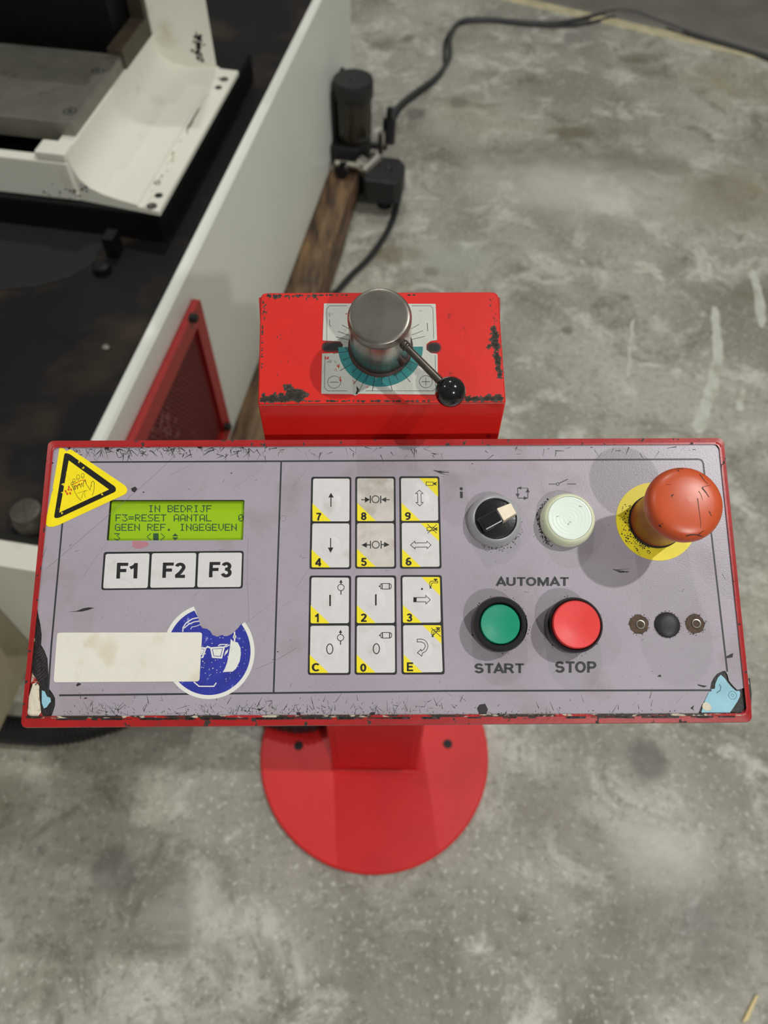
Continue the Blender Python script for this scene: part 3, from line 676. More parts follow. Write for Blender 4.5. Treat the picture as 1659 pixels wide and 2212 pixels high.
# ---- text helper
def arc(cx, cy, rx, ry, a0, a1, k=12): return [(cx + rx * math.cos(R_(a0 + (a1 - a0) * i / k)), cy + ry * math.sin(R_(a0 + (a1 - a0) * i / k))) for i in range(k + 1)]
GW = .205                                            # stem weight of the bold grotesque lettering, cap height 1
G = {'A': (.74, [[(.04, 0), (.37, .93), (.70, 0)], [(.17, .29), (.57, .29)]]), 'U': (.72, [[(.095, 1), (.095, .36)] + arc(.36, .36, .265, .27, 180, 360) + [(.625, .36), (.625, 1)]]),
     'T': (.66, [[(0, .91), (.66, .91)], [(.33, .95), (.33, 0)]]), 'O': (.80, [arc(.40, .5, .305, .41, 0, 360, 32)]), 'M': (.86, [[(.09, 0), (.09, 1)], [(.10, .97), (.43, .12), (.76, .97)], [(.77, 1), (.77, 0)]]),
     'S': (.68, [arc(.33, .70, .235, .21, 15, 235, 14) + arc(.34, .30, .25, .215, 60, -170, 14)]), 'R': (.76, [[(.095, 0), (.095, 1)], [(.095, .91), (.40, .91)] + arc(.42, .70, .19, .21, 90, -90, 10) + [(.40, .49), (.095, .49)], [(.36, .49), (.50, .36), (.68, 0)]]),
     'P': (.68, [[(.095, 0), (.095, 1)], [(.095, .91), (.36, .91)] + arc(.38, .68, .21, .23, 90, -90, 12) + [(.36, .45), (.095, .45)]]), 'F': (.62, [[(.095, 0), (.095, 1)], [(.02, .915), (.62, .915)], [(.095, .51), (.54, .51)]]),
     'E': (.66, [[(.095, 0), (.095, 1)], [(.02, .915), (.65, .915)], [(.095, .51), (.60, .51)], [(.02, .085), (.66, .085)]]), 'C': (.72, [arc(.37, .5, .275, .41, 42, 318, 24)]),
     '1': (.42, [[(.33, 0), (.33, 1)], [(.33, .90), (.22, .77), (.03, .67)]]), '2': (.58, [arc(.28, .70, .20, .21, 165, -30, 12) + [(.30, .34), (.10, .13)], [(.02, .085), (.57, .085)], [(.08, .08), (.16, .19)]]),
     '3': (.58, [arc(.27, .725, .185, .19, 165, -80, 12), arc(.27, .295, .21, .215, 85, -165, 12), [(.20, .53), (.30, .53)]]), '4': (.60, [[(.43, 0), (.43, 1)], [(.45, .96), (.06, .33)], [(0, .29), (.60, .29)]]),
     '5': (.58, [[(.54, .91), (.15, .91), (.10, .50)], arc(.27, .33, .215, .245, 130, -160, 14)]), '6': (.58, [arc(.29, .31, .20, .225, 0, 360, 22), arc(.34, .42, .26, .49, 165, 60, 12)]),
     '7': (.56, [[(0, .91), (.50, .91)], [(.50, .93), (.33, .62), (.22, .30), (.20, 0)]]), '8': (.58, [arc(.29, .72, .175, .19, 0, 360, 20), arc(.29, .295, .20, .21, 0, 360, 20)]),
     '9': (.58, [arc(.29, .69, .20, .225, 0, 360, 22), arc(.24, .58, .26, .49, -15, -120, 12)]), '0': (.58, [arc(.29, .5, .20, .41, 0, 360, 26)])}
UNIT = Frame((0, 0, 0), (1, 0, 0), (0, 1, 0), (0, 0, 1))
def text_mesh(s, bold=.0):
    g = MB(); x = 0
    for ch in s:
        wd, ls = G[ch]
        for l in ls:
            cl = (Vector(l[0]) - Vector(l[-1])).length < 1e-6
            stroke(g, UNIT, [(p[0] + x, p[1]) for p in (l[:-1] if cl else l)], GW, 0, cl, sub=.1)
        x += wd + (.03 if ch in 'AT' else .09)
    return [tuple(v) for v in g.v], g.f
def text(mb, s, q, n, fr=PF, bold=.03, hf=None, mi=0):
    """fit string s to the pixel quad q = TL, TR, BR, BL of its ink box"""
    vs, fs = text_mesh(s, bold)
    x0 = min(v[0] for v in vs); x1 = max(v[0] for v in vs); y0 = min(v[1] for v in vs); y1 = max(v[1] for v in vs)
    Q = [Vector(fr.px(*p)) for p in q]; out = []
    for v in vs:
        a = (v[0] - x0) / (x1 - x0); b = (v[1] - y0) / (y1 - y0)
        p = Q[3].lerp(Q[2], a).lerp(Q[0].lerp(Q[1], a), b); out.append(fr.pt(p.x, p.y, n + (hf(p.x, p.y) if hf else 0)))
    mb.add(out, fs, mi)
def box4(x0, y0, x1, y1, sk=0): return [(x0 + sk, y0), (x1 + sk, y0), (x1, y1), (x0, y1)]
def text_part(s, q, mt, parent, n=TH, bold=.03, hf=None, name='lettering'):
    mb = MB(); text(mb, s, q, n, bold=bold, hf=hf); return mb.build(name, mt, parent)
text_part('AUTOMAT', box4(1070.3, 1244, 1228.4, 1267.6), m_print, over, bold=.035)
text_part('START', box4(1025, 1430, 1132, 1455), m_print, over, bold=.035)
text_part('STOP', box4(1199.4, 1428.5, 1288.4, 1453.5), m_print, over, bold=.035)
# symbols above the switches
mb = MB(); poly(mb, PF, circ(pp(*c7(167, 165)), .95 * MM, k=20), TH); stroke(mb, PF, [pp(*c7(168, 193)), pp(*c7(170, 258))], 1.55 * MM, TH, sub=0); mb.build('symbol', m_print, over)
def arrowhead(mb, fr, tip, a, b, n, hf=None): poly(mb, fr, [fr.px(*tip), fr.px(*a), fr.px(*b)], n, hf=hf)
mb = MB()
stroke(mb, PF, [pp(*c7(*p)) for p in ((765, 158), (830, 158))], .3 * MM, TH); stroke(mb, PF, [pp(*c7(*p)) for p in ((830, 158), (830, 258), (733, 258), (728, 158))], .42 * MM, TH)
for tip, a, b in (((722, 158), (765, 142), (765, 172)), ((730, 248), (706, 215), (750, 215)), ((832, 258), (790, 240), (790, 276)), ((829, 162), (808, 200), (850, 200))):
    arrowhead(mb, PF, c7(*tip), c7(*a), c7(*b), TH * 1.2)
mb.build('symbol', m_print, over)
mb = MB(); stroke(mb, PF, [pp(*c7(*p)) for p in ((1038, 118), (1112, 118))], .4 * MM, TH); stroke(mb, PF, circ(pp(*c7(1128, 118)), .78 * MM, k=20), .32 * MM, TH, True)
stroke(mb, PF, [pp(*c7(*p)) for p in ((1142, 110), (1228, 70))], .45 * MM, TH); stroke(mb, PF, [pp(*c7(*p)) for p in ((1220, 118), (1308, 117))], .42 * MM, TH); mb.build('symbol', m_print, over)

# ---- display
LCDN = -3.1 * MM
mb = MB(); q = lcdu; k = len(q); mb.add([PF.pt(*p, 0) for p in q] + [PF.pt(*p, LCDN) for p in q], [[i, (i + 1) % k, (i + 1) % k + k, i + k] for i in range(k)])
dsp = mb.build('display', m_dark, house)
mb = MB(); poly(mb, PF, q, LCDN); mb.build('display_glass', m_lcd, dsp)
FONT = {'I': '01110 00100 00100 00100 00100 00100 01110', 'N': '10001 10001 11001 10101 10011 10001 10001', 'B': '11110 10001 10001 11110 10001 10001 11110',
        'E': '11111 10000 10000 11110 10000 10000 11111', 'D': '11100 10010 10001 10001 10001 10010 11100', 'R': '11110 10001 10001 11110 10100 10010 10001',
        'J': '00111 00010 00010 00010 00010 10010 01100', 'F': '11111 10000 10000 11110 10000 10000 10000', '3': '11111 00010 00100 00010 00001 10001 01110',
        '=': '00000 00000 11111 00000 11111 00000 00000', 'S': '01111 10000 10000 01110 00001 00001 11110', 'T': '11111 00100 00100 00100 00100 00100 00100',
        'A': '01110 10001 10001 10001 11111 10001 10001', 'L': '10000 10000 10000 10000 10000 10000 11111', 'G': '01110 10001 10000 10111 10001 10001 01111',
        'V': '10001 10001 10001 10001 10001 01010 00100', '.': '00000 00000 00000 00000 00000 01100 01100', '0': '01110 10001 10011 10101 11001 10001 01110',
        '<': '00010 00100 01000 10000 01000 00100 00010', '>': '01000 00100 00010 00001 00010 00100 01000', '#': '11111 11111 11111 11111 11111 11111 11111',
        '^': '00100 01110 11111 00000 11111 01110 00100'}
mb = MB()
for s, x0, y0 in (('     IN BEDRIJF', 232, 145), ('F3=RESET AANTAL    0', 229, 236), ('GEEN REF. INGEGEVEN', 223, 330), ('3    <#> ^', 217, 424)):
    for ci, ch in enumerate(s):
        if ch == ' ': continue
        for r, row in enumerate(FONT[ch].split()):
            for c, bit in enumerate(row):
                if bit == '1':
                    X = x0 + ci * 64.3 + c * 11.0; Y = y0 + r * 10.0
                    a = [PF.px(*c2(*p), LCDN) for p in ((X, Y), (X + 10.6, Y), (X + 10.6, Y + 9.6), (X, Y + 9.6))]
                    mb.add([PF.pt(*p, LCDN + .05 * MM) for p in a], [[0, 1, 2, 3]])
mb.build('display_text', m_dot, dsp)

# ---- membrane keys
def keyquad(q, cr): return rounded(inset([pp(*cr(*p)) for p in q], .10 * MM), 1.2 * MM, 4)
def make_key(q, cr, parent, dome, mt=m_key, tri=None, tri2=None):
    """q: TL,TR,BR,BL in crop pixels. returns key object and its height function"""
    out = keyquad(q, cr); c = Vector(pp(*cr(*dome))); R0 = 5.2 * MM; H = .42 * MM
    def hf(u, v):
        d = (Vector((u, v)) - c).length / R0
        if d < 1: return H * (1 - d * d) ** 1.0 * .9 + H * .1
        if d < 1.12: return H * .1 * (1.12 - d) / .12
        return 0.0
    mb = MB(); rr = [0.01, .25, .45, .62, .76, .88, .96, 1.0, 1.06, 1.13]; seg = 36
    ringv = [[(c.x + R0 * f * math.cos(2 * math.pi * i / seg), c.y + R0 * f * math.sin(2 * math.pi * i / seg)) for i in range(seg)] for f in rr]
    n0 = .12 * MM
    poly(mb, PF, out, n0, .12 * MM, holes=[ringv[-1]])
    for j in range(len(rr) - 1):
        mb.add([PF.pt(*p, n0 + hf(*p)) for p in ringv[j] + ringv[j + 1]], [[i, (i + 1) % seg, seg + (i + 1) % seg, seg + i] for i in range(seg)])
    mb.add([PF.pt(*p, n0 + hf(*p)) for p in ringv[0]], [list(range(seg))])
    key = mb.build('key', mt, parent, smooth=True)
    return key, (lambda u, v: n0 + hf(u, v))
KN = .07 * MM
# function keys
fr_q = [c2(112, 610), c2(1505, 598), c2(1495, 973), c2(85, 990)]
part_poly('key_border', fr_q, m_bord, .05 * MM, over, rad=1.6 * MM)
for q, dm, s, tb4 in (([(130, 628), (570, 622), (550, 970), (103, 975)], (340, 800), 'F1', [(245, 718), (452, 718), (445, 873), (237, 875)]),
                     ([(590, 622), (1035, 618), (1020, 963), (572, 968)], (810, 800), 'F2', [(702, 716), (928, 716), (922, 868), (694, 870)]),
                     ([(1055, 617), (1490, 615), (1478, 960), (1040, 963)], (1255, 795), 'F3', [(1166, 710), (1388, 710), (1384, 863), (1158, 865)])):
    key, hf = make_key(q, c2, over, dm)
    text_part(s, [c2(*p) for p in tb4], m_ink, key, n=KN * 1.4, bold=.035, hf=hf, name='key_print')
    key['label'] = 'white membrane key printed ' + s
# number pad
groups = {'a': [(228, 218), (607, 218), (605, 1090), (212, 1090)], 'b': [(643, 216), (1023, 216), (1030, 1085), (642, 1085)], 'c': [(1057, 213), (1437, 213), (1458, 1085), (1065, 1085)],
          'd': [(212, 1150), (605, 1150), (600, 2087), (195, 2087)], 'e': [(642, 1148), (1030, 1148), (1037, 2085), (637, 2085)], 'f': [(1070, 1145), (1460, 1145), (1488, 2083), (1080, 2083)]}
for g in groups.values(): part_poly('key_border', [c1(*p) for p in g], m_bord, .05 * MM, over, rad=1.5 * MM)
C1 = lambda x, y: pp(*c1(x, y))
def arr(mb, pts, w, hf, closed=False): stroke(mb, PF, [C1(*p) for p in pts], w * 1.2 * MM, KN, closed, hf=hf)
def tri(mb, pts, hf): poly(mb, PF, [C1(*p) for p in pts], KN, hf=hf)
def ring_c(mb, x, y, r, w, hf): stroke(mb, PF, [C1(*p) for p in circ((x, y), r, k=28)], w * MM, KN, True, hf=hf)
def ic_up(mb, hf): arr(mb, [(415, 410), (415, 503)], .45, hf); tri(mb, [(415, 370), (390, 415), (441, 415)], hf)
def ic_dn(mb, hf): arr(mb, [(412, 797), (412, 892)], .45, hf); tri(mb, [(411, 936), (386, 887), (438, 887)], hf)
def ic_close(mb, hf):
    ring_c(mb, 835, 432, 33, .45, hf); arr(mb, [(786, 397), (786, 468)], .5, hf); arr(mb, [(884, 397), (884, 468)], .5, hf)
    arr(mb, [(700, 435), (738, 435)], .42, hf); tri(mb, [(782, 435), (735, 409), (735, 461)], hf); arr(mb, [(970, 435), (932, 435)], .42, hf); tri(mb, [(889, 435), (935, 411), (935, 459)], hf)
def ic_open(mb, hf):
    ring_c(mb, 837, 860, 33, .45, hf); arr(mb, [(788, 823), (788, 896)], .4, hf); arr(mb, [(888, 822), (888, 896)], .5, hf)
    arr(mb, [(786, 862), (750, 862)], .45, hf); tri(mb, [(703, 862), (752, 837), (752, 887)], hf); arr(mb, [(888, 859), (920, 859)], .45, hf); tri(mb, [(968, 859), (915, 833), (915, 883)], hf)
def ic_v(mb, hf): arr(mb, [(1248, 345), (1283, 377), (1264, 377), (1266, 462), (1285, 462), (1252, 494), (1216, 462), (1234, 462), (1232, 377), (1212, 377)], .28, hf, True); gun(mb, 0, hf)
def gun(mb, dy, hf, cross=False, dx=0):
    arr(mb, [(1312 + dx, 268 + dy), (1378 + dx, 268 + dy), (1378 + dx, 300 + dy), (1312 + dx, 300 + dy)], .28, hf, True)
    for yy in (268, 278, 290, 300): arr(mb, [(1380 + dx, 284 + dy), (1412 + dx, yy + dy)], .26, hf)
    tri(mb, [(1378 + dx, 284 + dy), (1398 + dx, 270 + dy), (1398 + dx, 300 + dy)], hf)
    if cross: arr(mb, [(1316 + dx, 240 + dy), (1404 + dx, 324 + dy)], .3, hf); arr(mb, [(1404 + dx, 240 + dy), (1318 + dx, 324 + dy)], .3, hf)
def ic_h(mb, hf): arr(mb, [(1165, 862), (1205, 827), (1208, 844), (1320, 841), (1320, 825), (1358, 862), (1322, 898), (1322, 882), (1208, 884), (1208, 899)], .28, hf, True); gun(mb, 427, hf, True, 9)
def drill(mb, x, y, hf): ring_c(mb, x, y, 30, .36, hf); arr(mb, [(x, y + 30), (x, y + 67)], .42, hf); arr(mb, [(x, y - 30), (x, y - 50)], .42, hf); tri(mb, [(x, y - 74), (x - 16, y - 45), (x + 16, y - 45)], hf)
def motor(mb, x, y, hf):
    stroke(mb, PF, rounded([C1(x - 52, y - 26), C1(x + 53, y - 26), C1(x + 53, y + 26), C1(x - 52, y + 26)], 1.4 * MM, 3), .36 * MM, KN, True, hf=hf)
    arr(mb, [(x - 34, y - 24), (x - 34, y + 24)], .42, hf); arr(mb, [(x + 34, y - 24), (x + 34, y + 24)], .42, hf); arr(mb, [(x - 66, y), (x - 52, y)], .5, hf)
def bar(mb, x, y0, y1, hf): arr(mb, [(x, y0), (x, y1)], .72, hf)
def oval(mb, x, y, hf): stroke(mb, PF, [C1(*p) for p in circ((x, y), 29, 47, k=30)], .48 * MM, KN, True, hf=hf)
def tap(mb, dx, dy, hf, cross=False):
    P = lambda *p: [(a + dx, b + dy) for a, b in p]
    arr(mb, P((1345, 1250), (1345, 1215), (1358, 1203), (1420, 1203), (1420, 1219), (1368, 1219), (1362, 1228), (1362, 1250)), .28, hf, True)
    tri(mb, P((1384, 1180), (1418, 1180), (1418, 1192), (1384, 1192)), hf); arr(mb, P((1401, 1190), (1401, 1203)), .6, hf)
    for q in (-6, 2, 10): arr(mb, P((1352, 1252), (1352 + q, 1272)), .26, hf)
    if cross: arr(mb, P((1340, 1185), (1430, 1268)), .3, hf); arr(mb, P((1428, 1180), (1345, 1270)), .3, hf)
def ic_right(mb, hf): arr(mb, [(1195, 1358), (1308, 1358), (1308, 1338), (1352, 1378), (1310, 1418), (1310, 1398), (1195, 1398)], .28, hf, True); tri(mb, [(1193, 1357), (1222, 1357), (1222, 1399), (1193, 1399)], hf); tap(mb, 0, 0, hf); poly(mb, PF, [C1(*p) for p in circ((1273, 1276), 10, k=9)], KN, hf=hf)
def ic_turn(mb, hf):
    o1 = circ((1262, 1815), 66, 66, 14, -90, 75); o2 = circ((1262, 1815), 44, 40, 14, 60, -90)
    arr(mb, [(1228, 1750)] + o1 + [(1270, 1910), (1230, 1878), (1262, 1846), (1266, 1862)] + [(1290, 1845), (1306, 1815), (1296, 1790), (1268, 1776), (1228, 1776)], .28, hf, True); tap(mb, 20, 458, hf, True)
KEYS = [('7', [(245, 234), (592, 234), (590, 640), (238, 640)], (420, 450), ic_up, 1, 0, (277, 558, 327, 632)), ('4', [(238, 657), (590, 657), (588, 1075), (230, 1075)], (412, 865), ic_dn, 1, 0, (265, 985, 323, 1063)),
        ('8', [(660, 232), (1008, 232), (1010, 638), (660, 638)], (833, 440), ic_close, 1, 0, (697, 553, 750, 628)), ('5', [(659, 655), (1010, 655), (1014, 1070), (658, 1070)], (837, 865), ic_open, 1, 0, (697, 983, 752, 1060)),
        ('9', [(1073, 230), (1422, 230), (1428, 634), (1078, 636)], (1250, 425), ic_v, 1, 1, (1112, 552, 1168, 626)), ('6', [(1080, 652), (1432, 652), (1441, 1068), (1084, 1070)], (1258, 865), ic_h, 1, 1, (1118, 980, 1175, 1056)),
        ('1', [(229, 1166), (587, 1168), (585, 1600), (221, 1602)], (407, 1385), None, 1, 0, (262, 1508, 300, 1590)), ('C', [(220, 1622), (584, 1620), (583, 2070), (213, 2070)], (404, 1842), None, 1, 0, (233, 1975, 307, 2054)),
        ('2', [(659, 1164), (1013, 1166), (1017, 1598), (657, 1600)], (838, 1385), None, 1, 0, (695, 1508, 752, 1587)), ('0', [(657, 1619), (1018, 1618), (1021, 2067), (655, 2068)], (843, 1842), None, 1, 0, (690, 1980, 748, 2057)),
        ('3', [(1087, 1161), (1442, 1162), (1452, 1594), (1091, 1597)], (1272, 1382), ic_right, 1, 1, (1127, 1507, 1182, 1585)), ('E', [(1093, 1617), (1453, 1616), (1470, 2062), (1098, 2066)], (1275, 1840), ic_turn, 1, 1, (1130, 1968, 1190, 2052))]
for s, q, dm, ic, a, b, tb4 in KEYS:
    key, hf = make_key(q, c1, over, dm, m_keyd if s in '85' else m_key); key['label'] = 'white membrane key with yellow corner marked ' + s
    hi = lambda u, v, hf=hf: hf(u, v)
    TLq, TRq, BRq, BLq = q; h = BLq[1] - TLq[1]
    mb = MB(); poly(mb, PF, rounded([C1(BLq[0] + 2, BLq[1] - 172), C1(BLq[0] + 180, BLq[1] - 2), C1(BLq[0] + 2, BLq[1] - 2)], [0, 0, .9 * MM], 4), .12 * MM + .035 * MM)
    if b: poly(mb, PF, rounded([C1(TRq[0] - 174, TRq[1] + 2), C1(TRq[0] - 1, TRq[1] + 2), C1(TRq[0] + 3, TRq[1] + 178)], [0, .9 * MM, 0], 4), .12 * MM + .035 * MM)
    mb.build('key_corner', m_yel, key)
    mb = MB(); text(mb, s, box4(*[0] * 4) if 0 else [c1(tb4[0], tb4[1]), c1(tb4[2], tb4[1]), c1(tb4[2], tb4[3]), c1(tb4[0], tb4[3])], .12 * MM + KN, bold=.035)
    if ic: ic(mb, hi)
    elif s == '1': bar(mb, 407, 1332, 1437, hi); drill(mb, 509, 1262, hi)
    elif s == 'C': oval(mb, 404, 1842, hi); drill(mb, 505, 1735, hi)
    elif s == '2': bar(mb, 838, 1327, 1432, hi); motor(mb, 931, 1251, hi)
    elif s == '0': oval(mb, 843, 1840, hi); motor(mb, 934, 1713, hi)
    mb.build('key_print', m_ink, key)

# ---- stickers
w_px = [c5(*p) for p in ((436, 320), (446, 298), (470, 306), (500, 314), (520, 338), (540, 350), (570, 332), (592, 325), (640, 352), (900, 525), (1160, 700), (1330, 815), (1362, 848), (1374, 890), (1356, 930), (1310, 958), (1000, 1100), (700, 1240), (430, 1366), (350, 1392), (290, 1391), (256, 1370), (248, 1330), (262, 1250), (330, 930), (352, 880), (345, 860), (390, 600))]
stY = part_poly('warning_sticker', w_px, m_stkY, .16 * MM, over, .15 * MM, label='yellow triangular hand injury warning sticker')
mb = MB()
outr = rounded([pp(*c5(*p)) for p in ((545, 365), (1240, 895), (360, 1300))], [7 * MM, 8 * MM, 6 * MM], 6)
poly(mb, PF, rounded([pp(*c5(*p)) for p in ((508, 372), (575, 385), (1215, 845), (1218, 905), (425, 1272), (362, 1270))], [2.5 * MM, 2 * MM, 2 * MM, 2 * MM, 2 * MM, 2.5 * MM], 4), .2 * MM, holes=[[pp(*c5(*p)) for p in ((566, 476), (1122, 878), (436, 1196))]])
mb.build('printed_triangle', m_blk, stY)
mb = MB(); n5 = .21 * MM
def s5(pts, w=.22, m_=0, closed=False): stroke(mb, PF, [pp(*c5(*p)) for p in pts], w * MM, n5, closed, sub=0)
for cx_, cy_, rx, ry, ro in ((612, 797, 15, 22, 20), (640, 757, 18, 28, 12), (696, 712, 22, 38, 4), (760, 690, 21, 35, -4)):
    c = circ((cx_, cy_), rx, ry, 16); s5([(p[0] + (p[1] - cy_) * ro * -.01, p[1]) for p in c], .2, closed=True)
    s5([(cx_ - rx * .7, cy_ + ry * .45), (cx_ + rx * .7, cy_ + ry * .3)], .2)
s5([(615, 825), (640, 880), (660, 870), (640, 830), (668, 822), (690, 872), (690, 820), (712, 800), (735, 850), (742, 790), (765, 840), (770, 765), (798, 755), (805, 800)], .36)
s5([(625, 850), (645, 900), (665, 940), (690, 985), (738, 1028)], .24); s5([(805, 800), (840, 850), (860, 885), (875, 820), (880, 780), (900, 762), (918, 780), (915, 880), (905, 920), (890, 960)], .24)
s5([(680, 932), (735, 915), (780, 900), (825, 888)], .16); s5([(740, 998), (765, 930), (800, 893)], .2); s5([(800, 990), (785, 960), (790, 930)], .16); s5([(868, 830), (885, 828)], .2)
mb.build('printed_hand', m_ink, stY)
mb = MB()
s5([(620, 815), (680, 780), (740, 750), (800, 745)], .4); s5([(640, 850), (700, 820), (760, 790)], .3)
for p in ((525, 905), (545, 935), (565, 880), (585, 930), (600, 880), (570, 845)): blob(mb, PF, pp(*c5(*p)), .55 * MM, .9 * MM, n5, 8, .2, .5)
mb.build('printed_drops', m_blood, stY)
# blue mandatory sign, bitten edge, partly under the blank label
def ell(r1, r2, a0, a1, k=60): return [(783 + r1 * math.cos(R_(a0 + (a1 - a0) * i / k)), 660 + r2 * math.sin(R_(a0 + (a1 - a0) * i / k))) for i in range(k + 1)]
bite = [(660, 270), (690, 370), (715, 400), (760, 405), (800, 430), (825, 475), (880, 495), (930, 475), (985, 490), (1040, 465), (1110, 400), (1160, 350)]
outl = ell(513, 533, -38, 251); sg = part_poly('safety_sign_sticker', [c6(*p) for p in outl + bite], m_stkW, .12 * MM, over, .11 * MM, label='torn round blue eye and ear protection sticker')
part_poly('blue_field', [c6(*p) for p in ell(468, 488, -39, 250) + bite], m_blue, .15 * MM, sg)
mb = MB(); n6 = .18 * MM
def P6(pts): return [pp(*c6(*p)) for p in pts]
poly(mb, PF, P6([(1030, 520), (1060, 548), (1108, 560), (1138, 620), (1142, 690), (1130, 770), (1090, 850), (1050, 885), (985, 888), (940, 892), (965, 850), (990, 780), (1010, 680), (1022, 600)]), n6)
stroke(mb, PF, P6([(808, 622), (955, 612), (925, 730), (828, 722)]), .9 * MM, n6, True, sub=0)
poly(mb, PF, P6([(828, 634), (935, 630), (912, 712), (842, 708)]), n6)
stroke(mb, PF, P6([(808, 622), (770, 606), (750, 622)]), .8 * MM, n6, sub=0); stroke(mb, PF, P6([(700, 620), (748, 624), (716, 722), (700, 730)]), .8 * MM, n6, sub=0); poly(mb, PF, P6([(700, 634), (730, 636), (710, 700), (700, 704)]), n6)
stroke(mb, PF, P6([(890, 600), (910, 582), (992, 580), (960, 604)]), .55 * MM, n6, sub=0); stroke(mb, PF, P6([(970, 612), (1018, 585)]), .5 * MM, n6, sub=0); poly(mb, PF, P6([(970, 660), (1002, 632), (995, 668), (955, 712)]), n6)
stroke(mb, PF, P6([(1072, 440), (1072, 548)]), .8 * MM, n6, sub=0); poly(mb, PF, P6([(1055, 480), (1090, 480), (1090, 510), (1055, 510)]), n6)
stroke(mb, PF, P6([(615, 1000), (675, 1050), (840, 1050), (868, 1010)]), .6 * MM, n6, sub=0)
stroke(mb, PF, P6([(492, 440), (496, 390), (530, 340), (600, 295), (662, 282)]), .6 * MM, n6, sub=0); stroke(mb, PF, P6([(505, 400), (560, 355), (620, 328), (680, 320)]), .55 * MM, n6, sub=0); stroke(mb, PF, P6([(580, 412), (595, 385), (640, 378), (688, 358)]), .35 * MM, n6, sub=0)
for i in range(60):
    q = (random.uniform(700, 1200), random.uniform(480, 1000))
    if (q[0] - 783) ** 2 / 450 ** 2 + (q[1] - 660) ** 2 / 470 ** 2 < 1: blob(mb, PF, P6([q])[0], random.uniform(.1, .35) * MM, random.uniform(.1, .35) * MM, n6, 6)
mb.build('printed_head', m_stkW, sg)
lb = part_poly('blank_label', [(124, 1366.5), (437, 1366), (431, 1472), (116, 1474)], m_lab, .24 * MM, over, .12 * MM, rad=1.6 * MM, label='blank white rectangular label with brown smears')

# ---- scratches and grime
mb = MB(); SN = .05 * MM
def scr(x, y, ln, ang, w, n=SN): stroke(mb, PF, [pp(x, y), pp(x + ln * math.cos(ang), y + ln * math.sin(ang))], w * MM, n, sub=0, w1=w * .3 * MM)
for i in range(360):
    x = random.choice((random.gauss(620, 90), random.gauss(500, 60), random.gauss(850, 90), random.uniform(140, 1480), random.gauss(240, 50))); d = abs(random.gauss(0, 15)); y = 1545 - d
    if not 125 < x < 1500: continue
    ln = random.choice((3, 5, 8, 14, 20)) * random.uniform(.6, 1.2); scr(x, y, ln, R_(random.gauss(-92, 42)), random.uniform(.08, .40))
for i in range(160):
    x = random.uniform(130, 1500); y = 1546 - abs(random.gauss(0, 7)); blob(mb, PF, pp(x, y), random.uniform(.1, .5) * MM, random.uniform(.08, .3) * MM, SN, 7)
for x0_, y0_ in ((936, 1016), (1324, 1230)):
    for k_ in range(6): scr(x0_ + k_ * 3, y0_ + k_ * 1.4, 34 - k_ * 3, R_(random.uniform(-8, 14)), .35)
for i in range(230):
    x = random.choice((random.gauss(230, 70), random.gauss(440, 80), random.uniform(200, 1500)))
    if not 160 < x < 1540: continue
    scr(x, 965 + abs(random.gauss(0, 9)), random.uniform(4, 22), R_(random.uniform(0, 180)), random.uniform(.12, .6))
for i in range(60): scr(random.uniform(120, 1500), random.uniform(980, 1540), random.uniform(3, 12), R_(random.uniform(-70, 20)), random.uniform(.08, .2))
for x, y, a, ln in ((75, 1300, -70, 20), (90, 1210, -70, 34), (150, 1180, -40, 8), (1560, 1240, 60, 14), (1598, 1320, 70, 12)): scr(x, y, ln, R_(a), .25)
mb.build('scratch_marks', m_scr, over, kind='stuff')
mb = MB()
for i in range(34):
    x = random.uniform(110, 900); y = random.uniform(1000, 1500); scr(x, y, random.uniform(30, 160), R_(random.gauss(-48, 18)), random.uniform(.05, .10), .045 * MM)
stroke(mb, PF, [pp(390, 972), pp(330, 1030), pp(100, 1229)], .16 * MM, .045 * MM, sub=0)
stroke(mb, PF, [pp(536, 1160), pp(534, 1240), pp(538, 1345)], .10 * MM, .045 * MM, sub=0); stroke(mb, PF, [pp(700, 1180), pp(640, 1270)], .10 * MM, .045 * MM, sub=0)
stroke(mb, PF, [pp(1000, 1130), pp(1090, 1118)], .10 * MM, .045 * MM, sub=0); stroke(mb, PF, [pp(553, 1445), pp(590, 1430), pp(640, 1400)], .16 * MM, .045 * MM, sub=0)
stroke(mb, PF, circ(pp(611.5, 1120), 1.6 * MM, k=24), .14 * MM, .045 * MM, True, sub=0)
mb.build('scratch_marks', m_scrm, over, kind='stuff')
mb = MB()
for i in range(110):
    x = random.choice((random.uniform(970, 1180), random.uniform(560, 650), random.gauss(240, 60), random.gauss(230, 40))); y = random.choice((random.uniform(1040, 1230), random.uniform(1470, 1540)))
    blob(mb, PF, pp(x, y), random.uniform(.06, .16) * MM, random.uniform(.06, .16) * MM, .05 * MM, 5)
mb.build('sparkle_specks', m_glint, over, kind='stuff')  # sparkle of the film painted as pale specks
mb = MB()       # specific gouges
for pts in ([(146, 1322), (165, 1320), (180, 1314), (192, 1312), (204, 1313), (190, 1318), (176, 1321)], 
            [(1565, 1420), (1580, 1412), (1584, 1411), (1582, 1420), (1570, 1422)], [(1506, 1478), (1528, 1482), (1520, 1485), (1508, 1481)], [(1491, 1530), (1499, 1523), (1497, 1531), (1500, 1535)],
            [(1540, 955), (1553, 956), (1560, 966), (1558, 980), (1550, 968)], [(1030, 1530), (1036, 1522), (1048, 1520), (1054, 1532), (1050, 1545), (1036, 1546)], [(283, 1055), (292, 1051), (297, 1056), (291, 1064), (285, 1061)]):
    poly(mb, PF, [pp(*p) for p in pts], .055 * MM)
